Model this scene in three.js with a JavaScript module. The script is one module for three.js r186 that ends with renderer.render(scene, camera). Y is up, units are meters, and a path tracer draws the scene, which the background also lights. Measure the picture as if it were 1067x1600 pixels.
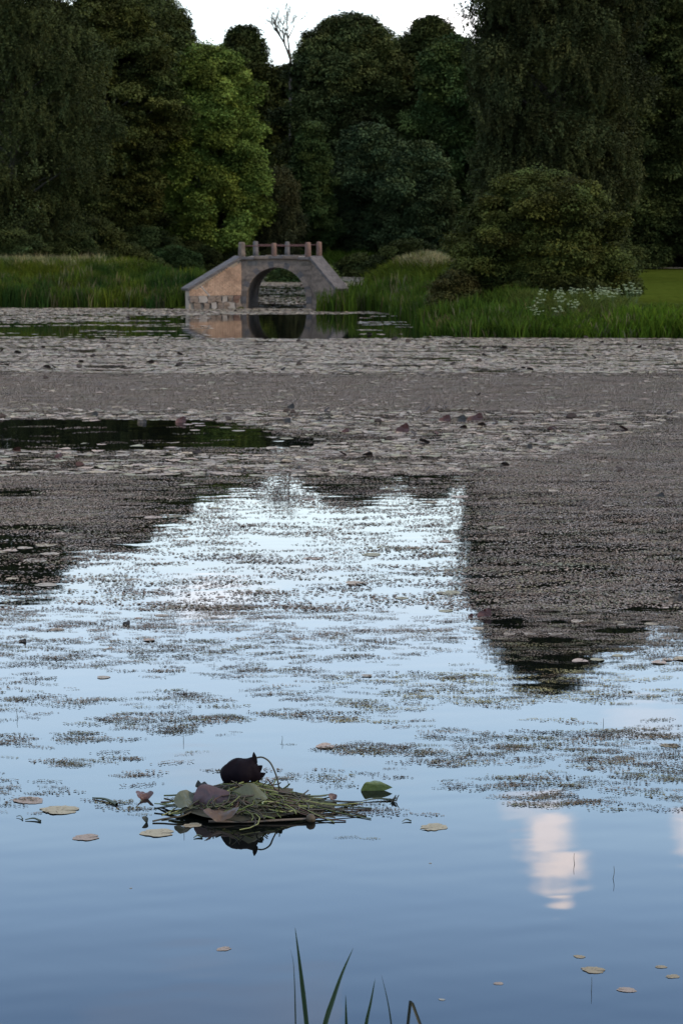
import * as THREE from 'three';
import { mergeGeometries, toCreasedNormals } from 'three/addons/utils/BufferGeometryUtils.js';

// ------------------------------------------------------------------ camera, sky, sun, exposure
const EYE = 4.0, FOCAL = 3333, PITCH = Math.atan(450 / FOCAL);
const scene = new THREE.Scene();
const camera = new THREE.PerspectiveCamera(2 * Math.atan(800 / FOCAL) * 180 / Math.PI, 1067 / 1600, 0.1, 4000);
camera.position.set(0, EYE, 0);
camera.rotation.set(-PITCH, 0, 0);
camera.focus = 15;
camera.userData.fStop = 6.5;
camera.updateMatrixWorld();

const renderer = new THREE.WebGLRenderer({ antialias: true });
renderer.toneMapping = THREE.LinearToneMapping;
renderer.toneMappingExposure = 1.0;
renderer.shadowMap.enabled = true;

function rng(seed) { let a = seed >>> 0; return () => { a = (a + 0x6D2B79F5) >>> 0; let t = a; t = Math.imul(t ^ (t >>> 15), t | 1); t ^= t + Math.imul(t ^ (t >>> 7), t | 61); return ((t ^ (t >>> 14)) >>> 0) / 4294967296; }; }
function hash2(x, y, s = 0) { let h = Math.imul(x | 0, 374761393) ^ Math.imul(y | 0, 668265263) ^ Math.imul(s | 0, 1274126177); h = Math.imul(h ^ (h >>> 13), 1274126177); return ((h ^ (h >>> 16)) >>> 0) / 4294967296; }
function vnoise(x, y, s = 0, wrap = 0) {
  const xi = Math.floor(x), yi = Math.floor(y), fx = x - xi, fy = y - yi, u = fx * fx * (3 - 2 * fx), v = fy * fy * (3 - 2 * fy);
  const m = wrap ? (k) => ((k % wrap) + wrap) % wrap : (k) => k;
  const a = hash2(m(xi), m(yi), s), b = hash2(m(xi + 1), m(yi), s), c = hash2(m(xi), m(yi + 1), s), d = hash2(m(xi + 1), m(yi + 1), s);
  return a + (b - a) * u + (c - a) * v + (a - b - c + d) * u * v;
}
function fbm(x, y, oct = 4, s = 0, wrap = 0) { let f = 0, a = 0.5, t = 0; for (let i = 0; i < oct; i++) { f += a * vnoise(x, y, s + i * 17, wrap); t += a; a *= 0.5; x *= 2; y *= 2; wrap *= 2; } return f / t; }
const sstep = (a, b, x) => { const t = Math.min(1, Math.max(0, (x - a) / (b - a))); return t * t * (3 - 2 * t); };
const lerp = (a, b, t) => a + (b - a) * t;

// the sky: evening air, pale low down and blue above, a few peach-lit cumulus
function makeSky() {
  const W = 4096, H = 2048, d = new Float32Array(W * H * 4);
  const tab = [[0, 1.9, 2.0, 2.0], [5, 1.95, 2.2, 2.25], [8, 1.9, 2.25, 2.42], [11, 1.78, 2.25, 2.75], [15, 1.62, 2.3, 3.05], [18, 1.2, 1.85, 2.8], [22, 0.70, 1.2, 2.12], [30, 0.8, 1.08, 1.55], [42, 1.05, 1.15, 1.32], [90, 1.1, 1.13, 1.2]];
  // az (degrees right of the view), elevation, half width, half height, warm brightness
  const cl = [[6.0, 17.0, 0.72, 0.62, 1], [5.7, 16.2, 0.7, 0.85, 0.85], [6.05, 17.8, 0.34, 0.2, 1], [5.0, 15.5, 0.6, 0.25, .3], [9.7, 16.1, 0.55, 0.7, 0.8], [-3.4, 10.0, 1.5, 0.6, 0.3], [8.4, 13.2, 1.2, 0.55, 0.2], [2.8, 5.2, 1.6, 0.5, 0.5]];
  const R = rng(911);
  for (let k = 0; k < 46; k++) { const az = 18 + R() * 324, e = 8 + R() * 22, s = 0.7 + R() * 2.2; for (let j = 0; j < 3; j++) cl.push([az + (R() - 0.5) * 3 * s, e + R() * 0.8 * s, s * (0.6 + 0.7 * R()), s * (0.35 + 0.4 * R()), 0.4 + 0.6 * R()]); }
  const buckets = Array.from({ length: 361 }, () => []);
  for (const c of cl) { const A = ((c[0] % 360) + 360) % 360; for (let q = Math.floor(A - c[2] * 2.4 - 1); q <= A + c[2] * 2.4 + 1; q++) buckets[((q % 360) + 360) % 360].push([A, ...c.slice(1)]); }
  for (let j = 0; j < H; j++) {
    const e = ((j + 0.5) / H - 0.5) * 180;
    let c = tab[tab.length - 1].slice(1);
    const ee = Math.max(0, e);
    for (let q = 0; q < tab.length - 1; q++) if (ee >= tab[q][0] && ee <= tab[q + 1][0]) { const t = (ee - tab[q][0]) / (tab[q + 1][0] - tab[q][0]); c = [1, 2, 3].map((m) => lerp(tab[q][m], tab[q + 1][m], t)); break; }
    for (let i = 0; i < W; i++) {
      const o = (j * W + i) * 4;
      let r = c[0], g = c[1], b = c[2];
      if (e > 0 && e < 60) {
        const ang = ((i + 0.5) / W - 0.5) * 360;                  // atan2(z, x)
        const az = ((ang + 90) % 360 + 360) % 360;                // degrees right of -z
        const wisp = sstep(0.56, 0.82, fbm(az * 0.16 + 40, e * 0.55, 3, 5)) * 0.16 * sstep(0, 3, e) * (1 - sstep(30, 60, e));
        r = lerp(r, 2.1, wisp); g = lerp(g, 2.0, wisp); b = lerp(b, 2.15, wisp);
        if (e < 40) {
          let k = 0;
          for (const q of buckets[Math.floor(az)]) {
            let da = az - q[0]; if (da > 180) da -= 360; if (da < -180) da += 360;
            const dd = Math.hypot(da / q[2], (e - q[1]) / q[3]);
            if (dd < 1.6) { const nn = fbm(az * 2.2, e * 2.6, 4, 9) - 0.5; k = Math.max(k, q[4] * sstep(1.45, 0.25, dd + nn * 1.1)); }
          }
          r = lerp(r, 3.9, k); g = lerp(g, 3.5, k); b = lerp(b, 3.5, k);
        }
      }
      d[o] = r; d[o + 1] = g; d[o + 2] = b; d[o + 3] = 1;
    }
  }
  const t = new THREE.DataTexture(d, W, H, THREE.RGBAFormat, THREE.FloatType);
  t.mapping = THREE.EquirectangularReflectionMapping; t.magFilter = THREE.LinearFilter; t.minFilter = THREE.LinearFilter; t.wrapS = THREE.RepeatWrapping; t.needsUpdate = true;
  return t;
}
const skyTexture = makeSky();
scene.background = skyTexture; scene.environment = skyTexture;

const sun = new THREE.DirectionalLight(new THREE.Color().setRGB(1, 0.8, 0.55), 2.4);   // low evening sun, veiled, from the right
sun.position.set(130, 75, -60); sun.target.position.set(0, 0, -110); sun.castShadow = true; sun.shadow.radius = 20;
Object.assign(sun.shadow.camera, { left: -150, right: 150, top: 150, bottom: -150, near: 1, far: 500 });
scene.add(sun); scene.add(sun.target);

// ------------------------------------------------------------------ helpers
const fwd = new THREE.Vector3(0, -Math.sin(PITCH), -Math.cos(PITCH)), upv = new THREE.Vector3(0, Math.cos(PITCH), -Math.sin(PITCH));
function ray(px, py) { return fwd.clone().multiplyScalar(FOCAL).addScaledVector(upv, 800 - py).add(new THREE.Vector3(px - 533.5, 0, 0)).normalize(); }
function at(px, py, y = 0) { const r = ray(px, py), t = (y - EYE) / r.y; return new THREE.Vector3(r.x * t, y, r.z * t); }       // where that sight line meets the level y
function atD(px, py, D) { const r = ray(px, py), t = D / -r.z; return new THREE.Vector3(r.x * t, EYE + r.y * t, -D); }
function proj(x, y, z) { const dx = x, dy = y - EYE, f = dy * fwd.y + z * fwd.z, u = dy * upv.y + z * upv.z; return [533.5 + dx / f * FOCAL, 800 - u / f * FOCAL]; }
const taken = {};
function numbered(n) { taken[n] = (taken[n] || 0) + 1; return taken[n] === 1 ? n : n + '_' + String(taken[n] - 1).padStart(3, '0'); }
function shade(o) { o.traverse((c) => { if (c.isMesh) { c.castShadow = true; c.receiveShadow = true; } }); return o; }
function tag(o, label, category, group, kind) { o.userData.label = label; if (category) o.userData.category = category; if (group) o.userData.group = group; if (kind) o.userData.kind = kind; return o; }
function part(name, geo, mat, parent) { const m = new THREE.Mesh(geo, mat); m.name = parent === scene ? numbered(name) : name; parent.add(m); m.castShadow = m.receiveShadow = true; return m; }
function thing(name, label, category, group, pos = [0, 0, 0], turn = 0) { const g = new THREE.Group(); g.name = numbered(name); g.position.set(...pos); g.rotation.y = turn; tag(g, label, category, group); scene.add(g); return g; }
function mat(r, g, b, rough = 0.8, extra = {}) { const m = new THREE.MeshPhysicalMaterial({ roughness: rough, side: THREE.DoubleSide, ...extra }); m.color.setRGB(r, g, b); return m; }
function geoFrom(pos, idx, uv) { const g = new THREE.BufferGeometry(); g.setAttribute('position', new THREE.Float32BufferAttribute(pos, 3)); if (uv) g.setAttribute('uv', new THREE.Float32BufferAttribute(uv, 2)); g.setIndex(idx); g.computeVertexNormals(); return g; }
function colorTex(n, fn, rep = 1) {
  const d = new Uint8Array(n * n * 4);
  for (let j = 0; j < n; j++) for (let i = 0; i < n; i++) { const c = fn(i / n, j / n), o = (j * n + i) * 4; for (let k = 0; k < 3; k++) d[o + k] = Math.max(0, Math.min(255, Math.round(255 * (c[k] <= 0.0031308 ? c[k] * 12.92 : 1.055 * c[k] ** (1 / 2.4) - 0.055)))); d[o + 3] = 255; }
  const t = new THREE.DataTexture(d, n, n); t.colorSpace = THREE.SRGBColorSpace; t.wrapS = t.wrapT = THREE.RepeatWrapping; t.magFilter = THREE.LinearFilter; t.minFilter = THREE.LinearMipmapLinearFilter; t.generateMipmaps = true; t.repeat.set(rep, rep); t.needsUpdate = true; return t;
}
function heightTex(n, fn, rep = 1) {
  const d = new Float32Array(n * n * 4);
  for (let j = 0; j < n; j++) for (let i = 0; i < n; i++) { const c = fn(i / n, j / n), o = (j * n + i) * 4; d[o] = d[o + 1] = d[o + 2] = c; d[o + 3] = 1; }
  const t = new THREE.DataTexture(d, n, n, THREE.RGBAFormat, THREE.FloatType); t.wrapS = t.wrapT = THREE.RepeatWrapping; t.magFilter = THREE.LinearFilter; t.minFilter = THREE.LinearFilter; t.repeat.set(rep, rep); t.needsUpdate = true; return t;
}
const M4 = new THREE.Matrix4(), Q = new THREE.Quaternion(), EU = new THREE.Euler(), V = new THREE.Vector3(), S3 = new THREE.Vector3(), COL = new THREE.Color();
function place(x, y, z, rx, ry, rz, sx, sy = sx, sz = sx) { EU.set(rx, ry, rz, 'YXZ'); Q.setFromEuler(EU); V.set(x, y, z); S3.set(sx, sy, sz); return M4.clone().compose(V, Q, S3); }
function instanced(name, geo, material, list, parent = scene) {      // list of [matrix, r, g, b]
  const im = new THREE.InstancedMesh(geo, material, list.length);
  list.forEach((e, i) => { im.setMatrixAt(i, e[0]); im.setColorAt(i, COL.setRGB(e[1], e[2], e[3])); });
  im.name = parent === scene ? numbered(name) : name; im.castShadow = im.receiveShadow = true; im.userData.kind = 'stuff'; parent.add(im); return im;
}
const tint = (R, c, v = 0.35) => { const k = 1 + (R() - 0.5) * 2 * v, w = (R() - 0.5) * v * 0.5; return [c[0] * k * (1 + w), c[1] * k, c[2] * k * (1 - w)]; };

// ------------------------------------------------------------------ terrain and water
const pond = [[-90, -6.5], [-20, -7.2], [-4, -8.2], [2, -8.4], [20, -7], [90, -6.5], [95, -55], [40, -70], [14, -75.5], [9, -76], [4.6, -76.5], [3.7, -79], [3.4, -92], [2.4, -98.4], [1.1, -99.6], [0.4, -100.3], [-1.25, -101.4], [-1.0, -105.5], [4, -112], [8, -130], [5, -160], [-3, -174], [-12, -170], [-14, -140], [-9, -116], [-4.3, -106], [-4.4, -102.3], [-5.6, -102.2], [-6.8, -101.7], [-7.6, -102.0], [-9, -103.3], [-16, -104], [-30, -104.4], [-90, -104]];
function shore(x, z) {          // distance to the shoreline, positive on land
  let d = 1e9, inside = false;
  for (let i = 0, j = pond.length - 1; i < pond.length; j = i++) {
    const [x1, z1] = pond[j], [x2, z2] = pond[i], ex = x2 - x1, ez = z2 - z1;
    const t = Math.max(0, Math.min(1, ((x - x1) * ex + (z - z1) * ez) / (ex * ex + ez * ez)));
    d = Math.min(d, Math.hypot(x - x1 - ex * t, z - z1 - ez * t));
    if ((z1 > z) !== (z2 > z) && x < (x2 - x1) * (z - z1) / (z2 - z1) + x1) inside = !inside;
  }
  return inside ? -d : d;
}
function ground(x, z) {
  const d = shore(x, z) + (fbm(x * 0.35 + 9, z * 0.35, 3, 3) - 0.5) * 0.7;
  if (d <= 0) return Math.max(-1.2, d * 0.5);
  const D = -z;
  const lawn = sstep(3.5, 8, x) * (1 - sstep(150, 190, D)) * sstep(60, 70, D);
  const top = D < 40 ? 2.3 : lerp(x > -1 ? 2.2 : 1.75, 0.95, lawn), run = D < 40 ? 5 : lerp(5.5, 3.2, lawn);
  const ch = sstep(112, 120, D) * sstep(16, 8, Math.abs(x + 3)) * sstep(200, 172, D);
  return lerp(top, 0.8, ch) * sstep(-0.6, run, d) * 1.0 + (fbm(x * 0.6, z * 0.6, 3, 8) - 0.5) * 0.18 * sstep(0, 2, d) * (1 - lawn * 0.7);
}
{
  const xs = [], zs = [];
  for (let x = -70; x <= 70; x += 1) xs.push(x);
  for (const e of [80, 95, 120, 170, 260, 420, 800, 1500]) { xs.push(e); xs.unshift(-e); }
  for (let z = 30; z >= -220; z -= 1) zs.push(z);
  for (const e of [-240, -280, -350, -500, -900, -1600]) zs.push(e);
  for (const e of [50, 100, 300, 1000]) zs.unshift(e);
  const pos = [], uv = [], idx = [], nx = xs.length;
  for (const z of zs) for (const x of xs) { pos.push(x, ground(x, z), z); uv.push(x, z); }
  for (let j = 0; j < zs.length - 1; j++) for (let i = 0; i < nx - 1; i++) { const a = j * nx + i; idx.push(a, a + 1, a + nx, a + 1, a + nx + 1, a + nx); }
  const t = colorTex(512, (u, v) => { const n = fbm(u * 8, v * 8, 5, 2, 8), m = fbm(u * 40, v * 40, 3, 6, 40), k = 0.6 + 0.8 * m; return [lerp(0.030, 0.044, n) * k, lerp(0.044, 0.054, n) * k, lerp(0.006, 0.008, n) * k]; }, 1 / 9);
  const g = part('ground', geoFrom(pos, idx, uv), mat(1, 1, 1, 0.95, { map: t, specularIntensity: 0 }), scene);
  tag(g, 'grassy park ground with banks and mown lawn round the pond', null, null, 'structure');
}
{
  const g = new THREE.PlaneGeometry(420, 300, 1, 1); g.rotateX(-Math.PI / 2); g.translate(0, 0, -130);
  const p = g.attributes.position, uv = g.attributes.uv; for (let i = 0; i < p.count; i++) uv.setXY(i, p.getX(i), p.getZ(i));
  const h = heightTex(1024, (u, v) => waterHeight(u, v), 1 / 8);
  const w = part('water', g, mat(0.0022, 0.003, 0.0028, 0.015, { ior: 1.333, bumpMap: h, bumpScale: 0.0022 }), scene);
  tag(w, 'still dark pond water mirroring sky and trees', null, null, 'structure');
}
function waterHeight(u, v) {     // tileable sum of long soft ripples and a little chop
  if (!waterHeight.w) { const R = rng(77); waterHeight.w = []; for (let i = 0; i < 30; i++) { const ky = Math.round((R() < 0.5 ? -1 : 1) * (5 + R() * 34)), kx = Math.round((R() - 0.5) * Math.abs(ky) * 1.3); waterHeight.w.push([kx, ky, R() * 6.283, 0.9 / (Math.hypot(kx, ky) ** 1.25)]); } }
  let s = 0; for (const [kx, ky, ph, a] of waterHeight.w) s += a * Math.sin(6.28318 * (kx * u + ky * v) + ph);
  return 0.5 + 0.5 * s;
}
// pale gravel paths: along the bank's crest on the left, across the far side of the lawn on the right
function pathStrip(name, label, pts, w) {
  const pos = [], uv = [], idx = []; let L = 0;
  for (let i = 0; i < pts.length; i++) {
    const [x, z] = pts[i], [ax, az] = pts[Math.max(0, i - 1)], [bx, bz] = pts[Math.min(pts.length - 1, i + 1)], l = Math.hypot(bx - ax, bz - az), nx = -(bz - az) / l, nz = (bx - ax) / l;
    if (i) L += Math.hypot(x - ax, z - az);
    for (let k = 0; k < 4; k++) { const o = (k / 3 - 0.5) * w, X = x + nx * o, Z = z + nz * o; pos.push(X, Math.max(ground(X, Z), ground(x, z)) + 0.09, Z); uv.push(L, o); }
    if (i) for (let k = 0; k < 3; k++) { const a = (i - 1) * 4 + k; idx.push(a, a + 4, a + 1, a + 1, a + 4, a + 5); }
  }
  const t = colorTex(256, (u, v) => { const n = fbm(u * 30, v * 30, 3, 12, 30); return [0.17 + 0.12 * n, 0.155 + 0.1 * n, 0.13 + 0.08 * n]; }, 0.5);
  tag(part(name, geoFrom(pos, idx, uv), mat(1, 1, 1, 0.95, { map: t }), scene), label, null, null, 'structure');
}
{ const a = [], b = []; for (let x = -60; x <= -6; x += 1) a.push([x, -113.5 + Math.sin(x * 0.1) * 0.5]); for (let x = 12; x <= 60; x += 1) b.push([x, -146 + (x - 20) * 0.05]); pathStrip('path', 'narrow pale gravel path along the bank crest left of the bridge', a, 1.1); pathStrip('path', 'pale gravel path crossing behind the lawn on the right', b, 1.6); }

// ------------------------------------------------------------------ the stone bridge
function box(w, h, d, x = 0, y = 0, z = 0) { const g = new THREE.BoxGeometry(w, h, d); g.translate(x, y, z); return g; }
function noiseGeo(g, amp, f, s) { const p = g.attributes.position; for (let i = 0; i < p.count; i++) { const x = p.getX(i), y = p.getY(i), z = p.getZ(i); p.setXYZ(i, x + (vnoise(y * f + 3, z * f + x * f, s) - 0.5) * amp, y + (vnoise(x * f + 7, z * f + y * f, s + 1) - 0.5) * amp, z + (vnoise(x * f + 1, y * f + z * f, s + 2) - 0.5) * amp); } g.computeVertexNormals(); return g; }
const stoneTex = (a, b, s) => colorTex(256, (u, v) => { const n = fbm(u * 6, v * 6, 5, s, 6), m = fbm(u * 24, v * 24, 3, s + 4, 24), k = 0.65 + 0.7 * m, st = sstep(0.55, 0.75, fbm(u * 3, v * 9, 3, s + 8, 0)) * 0.35; return [0, 1, 2].map((c) => lerp(a[c], b[c], n) * k * (1 - st)); }, 0.5);
function boxUV(g) { const p = g.attributes.position, n = g.attributes.normal, uv = []; for (let i = 0; i < p.count; i++) { const ax = Math.abs(n.getX(i)), ay = Math.abs(n.getY(i)), az = Math.abs(n.getZ(i)); if (az >= ax && az >= ay) uv.push(p.getX(i), p.getY(i)); else if (ax >= ay) uv.push(p.getZ(i), p.getY(i)); else uv.push(p.getX(i), p.getZ(i)); } g.setAttribute('uv', new THREE.Float32BufferAttribute(uv, 2)); return g; }
{
  const c = at(432, 481.5);
  const B = thing('stone_bridge', 'small arched stone bridge with splayed wing walls and short posts over the channel', 'bridge', null, [c.x, 0, c.z], -7 * Math.PI / 180);
  const mGrey = mat(1, 1, 1, 0.9, { map: stoneTex([0.098, 0.072, 0.056], [0.16, 0.12, 0.094], 3) }), mDark = mat(1, 1, 1, 0.9, { map: stoneTex([0.052, 0.045, 0.044], [0.088, 0.075, 0.072], 6) });
  const mRed = mat(1, 1, 1, 0.9, { map: stoneTex([0.085, 0.046, 0.035], [0.145, 0.083, 0.062], 9) }), mBrick = mat(1, 1, 1, 0.92, { map: stoneTex([0.22, 0.13, 0.085], [0.33, 0.22, 0.15], 13) }), mMort = mat(0.22, 0.18, 0.14, 0.95), mPale = mat(0.21, 0.185, 0.165, 0.9), mIron = mat(0.06, 0.018, 0.014, 0.6);
  const W = 3.5, sp = 0.52, r = 1.44, deck = 2.3, depthZ = -W;
  const out = new THREE.Shape(); out.moveTo(-1.7, -0.9); out.lineTo(-1.7, deck);
  for (let i = 1; i <= 12; i++) { const x = -1.7 + 3.4 * i / 12; out.lineTo(x, deck + 0.06 * (1 - (x / 1.7) ** 2)); }
  out.lineTo(1.7, -0.9); out.lineTo(r, -0.9); out.lineTo(r, sp);
  for (let i = 1; i <= 24; i++) { const a = Math.PI * i / 24; out.lineTo(r * Math.cos(a), sp + r * Math.sin(a) * 0.985); }
  out.lineTo(-r, -0.9);
  const eg = new THREE.ExtrudeGeometry(out, { depth: W, bevelEnabled: false, curveSegments: 1 }); eg.translate(0, 0, depthZ);
  part('arch_wall', boxUV(toCreasedNormals(eg, 0.6)), mGrey, B);
  // arch ring stones, each a wedge standing a little proud of both faces
  for (const [z0, z1] of [[-0.3, 0.035], [depthZ - 0.035, depthZ + 0.3]]) for (let k = 0; k < 19; k++) {
    const g0 = 0.006, a0 = Math.PI * k / 19 + g0, a1 = Math.PI * (k + 1) / 19 - g0, ri = r - 0.012, ro = r + 0.24 + 0.03 * hash2(k, 4), s = new THREE.Shape();
    s.moveTo(ri * Math.cos(a0), ri * Math.sin(a0)); s.lineTo(ro * Math.cos(a0), ro * Math.sin(a0)); s.lineTo(ro * Math.cos(a1), ro * Math.sin(a1)); s.lineTo(ri * Math.cos(a1), ri * Math.sin(a1)); s.closePath();
    const g = new THREE.ExtrudeGeometry(s, { depth: z1 - z0, bevelEnabled: true, bevelSize: 0.006, bevelThickness: 0.006, bevelSegments: 1 }); g.translate(0, sp, z0);
    part('arch_stone', boxUV(g), [mGrey, mDark, mGrey][k % 3], B);
  }
  // coursed wall blocks of both faces, laid with open joints round the arch ring
  const mBlk = [mGrey, mat(1, 1, 1, 0.92, { map: stoneTex([0.075, 0.064, 0.055], [0.135, 0.112, 0.095], 23) }), mat(1, 1, 1, 0.92, { map: stoneTex([0.10, 0.078, 0.06], [0.165, 0.13, 0.10], 27) })];
  for (const zf of [0, 1]) for (let row = 0; row < 7; row++) for (let k = 0; k < 8; k++) {
    const y0 = 0.62 + row * 0.235, y1 = y0 + 0.222, x0 = Math.max(-1.69, -1.9 + k * 0.5 + (row % 2) * 0.25 + 0.05 * hash2(row, k)), x1 = Math.min(1.69, -1.9 + (k + 1) * 0.5 + (row % 2) * 0.25 + 0.05 * hash2(row, k + 1) - 0.014);
    if (x1 - x0 < 0.1 || y1 > deck + 0.055 - 0.06 * (Math.max(Math.abs(x0), Math.abs(x1)) / 1.7) ** 2) continue;
    const nx = Math.max(0, Math.max(x0, -x1)), ny = Math.max(0, y0 - sp); if (Math.hypot(nx, ny) < r + 0.285) continue;
    const th = 0.022 + 0.012 * hash2(row + 9, k), g = noiseGeo(new THREE.BoxGeometry(x1 - x0, y1 - y0, th, 3, 2, 1).translate((x0 + x1) / 2, (y0 + y1) / 2, zf ? depthZ - th / 2 + 0.004 : th / 2 - 0.004), 0.01, 9, row * 9 + k); part('wall_block', boxUV(g), mBlk[Math.floor(hash2(row, k, 3) * 3)], B);
  }
  // pier courses beside the opening
  for (const sx of [-1, 1]) for (let k = 0; k < 4; k++) part('pier_stone', boxUV(noiseGeo(new THREE.BoxGeometry(0.27, 0.33, 0.3, 2, 2, 2).translate(sx * 1.58, -0.3 + k * 0.345, -0.1), 0.02, 6, k)), k % 2 ? mGrey : mDark, B);
  // deck surface and coping slabs along both faces
  for (const z of [-0.02, depthZ + 0.02]) for (let k = 0; k < 5; k++) { const x0 = -1.75 + k * 0.7, xm = x0 + 0.35; part('coping_slab', boxUV(noiseGeo(new THREE.BoxGeometry(0.69, 0.12, 0.42, 3, 1, 2).translate(xm, deck + 0.125 - 0.06 * (xm / 1.7) ** 2 + 0.0, z), 0.012, 5, k)), k % 2 ? mGrey : mDark, B); }
  part('deck', boxUV(new THREE.BoxGeometry(3.4, 0.12, W - 0.5).translate(0, deck + 0.06, -W / 2)), mMort, B);
  // posts
  const post = (x, z, w, h, m) => { const pts = [[0.0, -0.02], [w * 0.52, -0.02], [w * 0.5, h * 0.3], [w * 0.47, h - 0.05], [w * 0.4, h], [0, h + 0.01]].map((q) => new THREE.Vector2(q[0], q[1])); const g = new THREE.LatheGeometry(pts, 12); g.translate(x, deck + 0.17, z); part('post', noiseGeo(g, 0.015, 7, 3), m, B); };
  post(-1.66, 0.0, 0.34, 0.66, mGrey); post(-0.1, 0.0, 0.25, 0.62, mRed); post(1.53, 0.0, 0.3, 0.66, mRed);
  post(-1.56, depthZ, 0.27, 0.68, mDark); post(0.02, depthZ, 0.25, 0.66, mDark); post(1.6, depthZ, 0.27, 0.66, mRed);
  const bar = (x0, x1, y, z) => { const g = new THREE.CylinderGeometry(0.028, 0.028, x1 - x0, 6); g.rotateZ(Math.PI / 2); g.translate((x0 + x1) / 2, y, z); part('rail', g, mIron, B); };
  bar(-1.56, 0.02, deck + 0.68, depthZ); bar(0.02, 1.6, deck + 0.68, depthZ); bar(-1.66, -0.1, deck + 0.66, 0); bar(-0.1, 1.53, deck + 0.66, 0);
  // wing walls: splayed towards the pond at the front, mirrored at the back
  function wing(sx, front, len, ang, endH, brick) {
    const Wg = new THREE.Group(); Wg.name = 'wing_wall'; Wg.position.set(sx * 1.7, 0, front ? 0 : depthZ); Wg.rotation.y = (front ? -1 : 1) * sx * ang + (sx < 0 ? Math.PI : 0); if (sx < 0) Wg.rotation.y = Math.PI + (front ? 1 : -1) * ang; B.add(Wg);
    // local x runs outwards along the wall; outer face towards the water is +z for the right wing and -z for the left wing
    const f = (front ? 1 : -1) * sx, topAt = (u) => lerp(deck + 0.08, endH, u / len), s = new THREE.Shape(); s.moveTo(0, -0.9); s.lineTo(0, topAt(0)); s.lineTo(len, topAt(len)); s.lineTo(len, -0.9); s.closePath();
    const g = new THREE.ExtrudeGeometry(s, { depth: 0.4, bevelEnabled: false }); g.translate(0, 0, f > 0 ? -0.4 : 0);
    part('wall_core', boxUV(g), brick ? mMort : mGrey, Wg);
    const R = rng(50 + sx + (front ? 4 : 0));
    // sloping coping slabs
    const slope = Math.atan2(deck + 0.08 - endH, len), L = Math.hypot(len, deck + 0.08 - endH) + 0.12, n = 5;
    for (let k = 0; k < n; k++) { const cg = noiseGeo(new THREE.BoxGeometry(L / n - 0.012, 0.13, 0.78, 2, 1, 2), 0.012, 6, k); boxUV(cg); cg.translate(L / n * (k + 0.5), 0.065, -0.26 * f + 0.05 * f); cg.rotateZ(-slope); cg.translate(-0.02, deck + 0.08, 0); part('coping_slab', cg, mDark, Wg); }
    if (brick) {
      const list = [], bh = 0.078;
      for (let row = 0; row * bh < deck; row++) for (let k = -1; k < len / 0.25 + 1; k++) {
        const y0 = 0.62 + row * bh, x0 = Math.max(0.01, k * 0.255 + (row % 2) * 0.127), x1 = Math.min(len - 0.01, k * 0.255 + (row % 2) * 0.127 + 0.243);
        if (x1 - x0 < 0.05 || y0 + bh > topAt(x1) - 0.03) continue;
        list.push(box(x1 - x0, bh - 0.01, 0.05, (x0 + x1) / 2, y0 + bh / 2, f * (0.014 + 0.008 * R())));
      }
      const bg = part('brick_facing', boxUV(mergeGeometries(list)), mBrick, Wg); bg.userData.kind = 'stuff'; bg.userData.label = 'weathered orange brick facing';
      let x = 0.06; let q = 0;
      while (x < len - 0.5) for (const row of [0, 1]) {      // rubble at the foot
        const w = 0.24 + 0.2 * R(), hh = 0.26 + 0.06 * R(), sg = noiseGeo(new THREE.BoxGeometry(w, hh, 0.22, 3, 3, 2), 0.11, 8, q++); boxUV(sg); sg.translate(x + w / 2 + row * 0.1, 0.14 + row * 0.31, f * 0.03);
        const st = part('rubble_stone', sg, q === 2 ? mRed : q % 3 === 0 ? mPale : mGrey, Wg); if (q === 2) st.userData.label = 'reddish foundation stone'; if (row) x += w + 0.03;
      }
    }
  }
  wing(-1, true, 2.75, 0.62, 0.92, true); wing(1, true, 1.9, 0.75, 0.95, false); 
  const stick = part('pale_stick', new THREE.CylinderGeometry(0.03, 0.035, 0.62, 6), mPale, scene); const p = atD(321, 455, 99.4); stick.position.copy(p); stick.rotation.set(0.15, 0, 0.72); tag(stick, 'short pale stick leaning on the brick wing wall of the bridge', 'stick');
}

// ------------------------------------------------------------------ trees and shrubs
function leafQuad(pos, idx, cx, cy, cz, L, w, dir, nrm) {    // a folded four-point leaf
  const d = dir.clone().normalize(), s = new THREE.Vector3().crossVectors(d, nrm).normalize(), n = new THREE.Vector3().crossVectors(s, d), o = pos.length / 3;
  const P = (a, b, c) => pos.push(cx + d.x * a + s.x * b + n.x * c, cy + d.y * a + s.y * b + n.y * c, cz + d.z * a + s.z * b + n.z * c);
  P(0, 0, 0); P(L * 0.5, w, L * 0.08); P(L, 0, -L * 0.1); P(L * 0.5, -w, L * 0.08); idx.push(o, o + 1, o + 2, o, o + 2, o + 3);
}
function clusterGeo(seed, n, rad, L, flat = 0.6) {
  const R = rng(seed), pos = [], idx = [];
  for (let i = 0; i < n; i++) { const a = R() * 6.283, b = Math.acos(2 * R() - 1), r = rad * Math.cbrt(R()), x = r * Math.sin(b) * Math.cos(a), z = r * Math.sin(b) * Math.sin(a), y = r * Math.cos(b) * flat; const l = L * (0.7 + 0.6 * R()); leafQuad(pos, idx, x, y, z, l, l * 0.36, new THREE.Vector3(Math.cos(a) + (R() - 0.5), -0.25 + (R() - 0.5) * 0.7, Math.sin(a) + (R() - 0.5)), new THREE.Vector3((R() - 0.5) * 1.3, 1, (R() - 0.5) * 1.3)); }
  return geoFrom(pos, idx);
}
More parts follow.
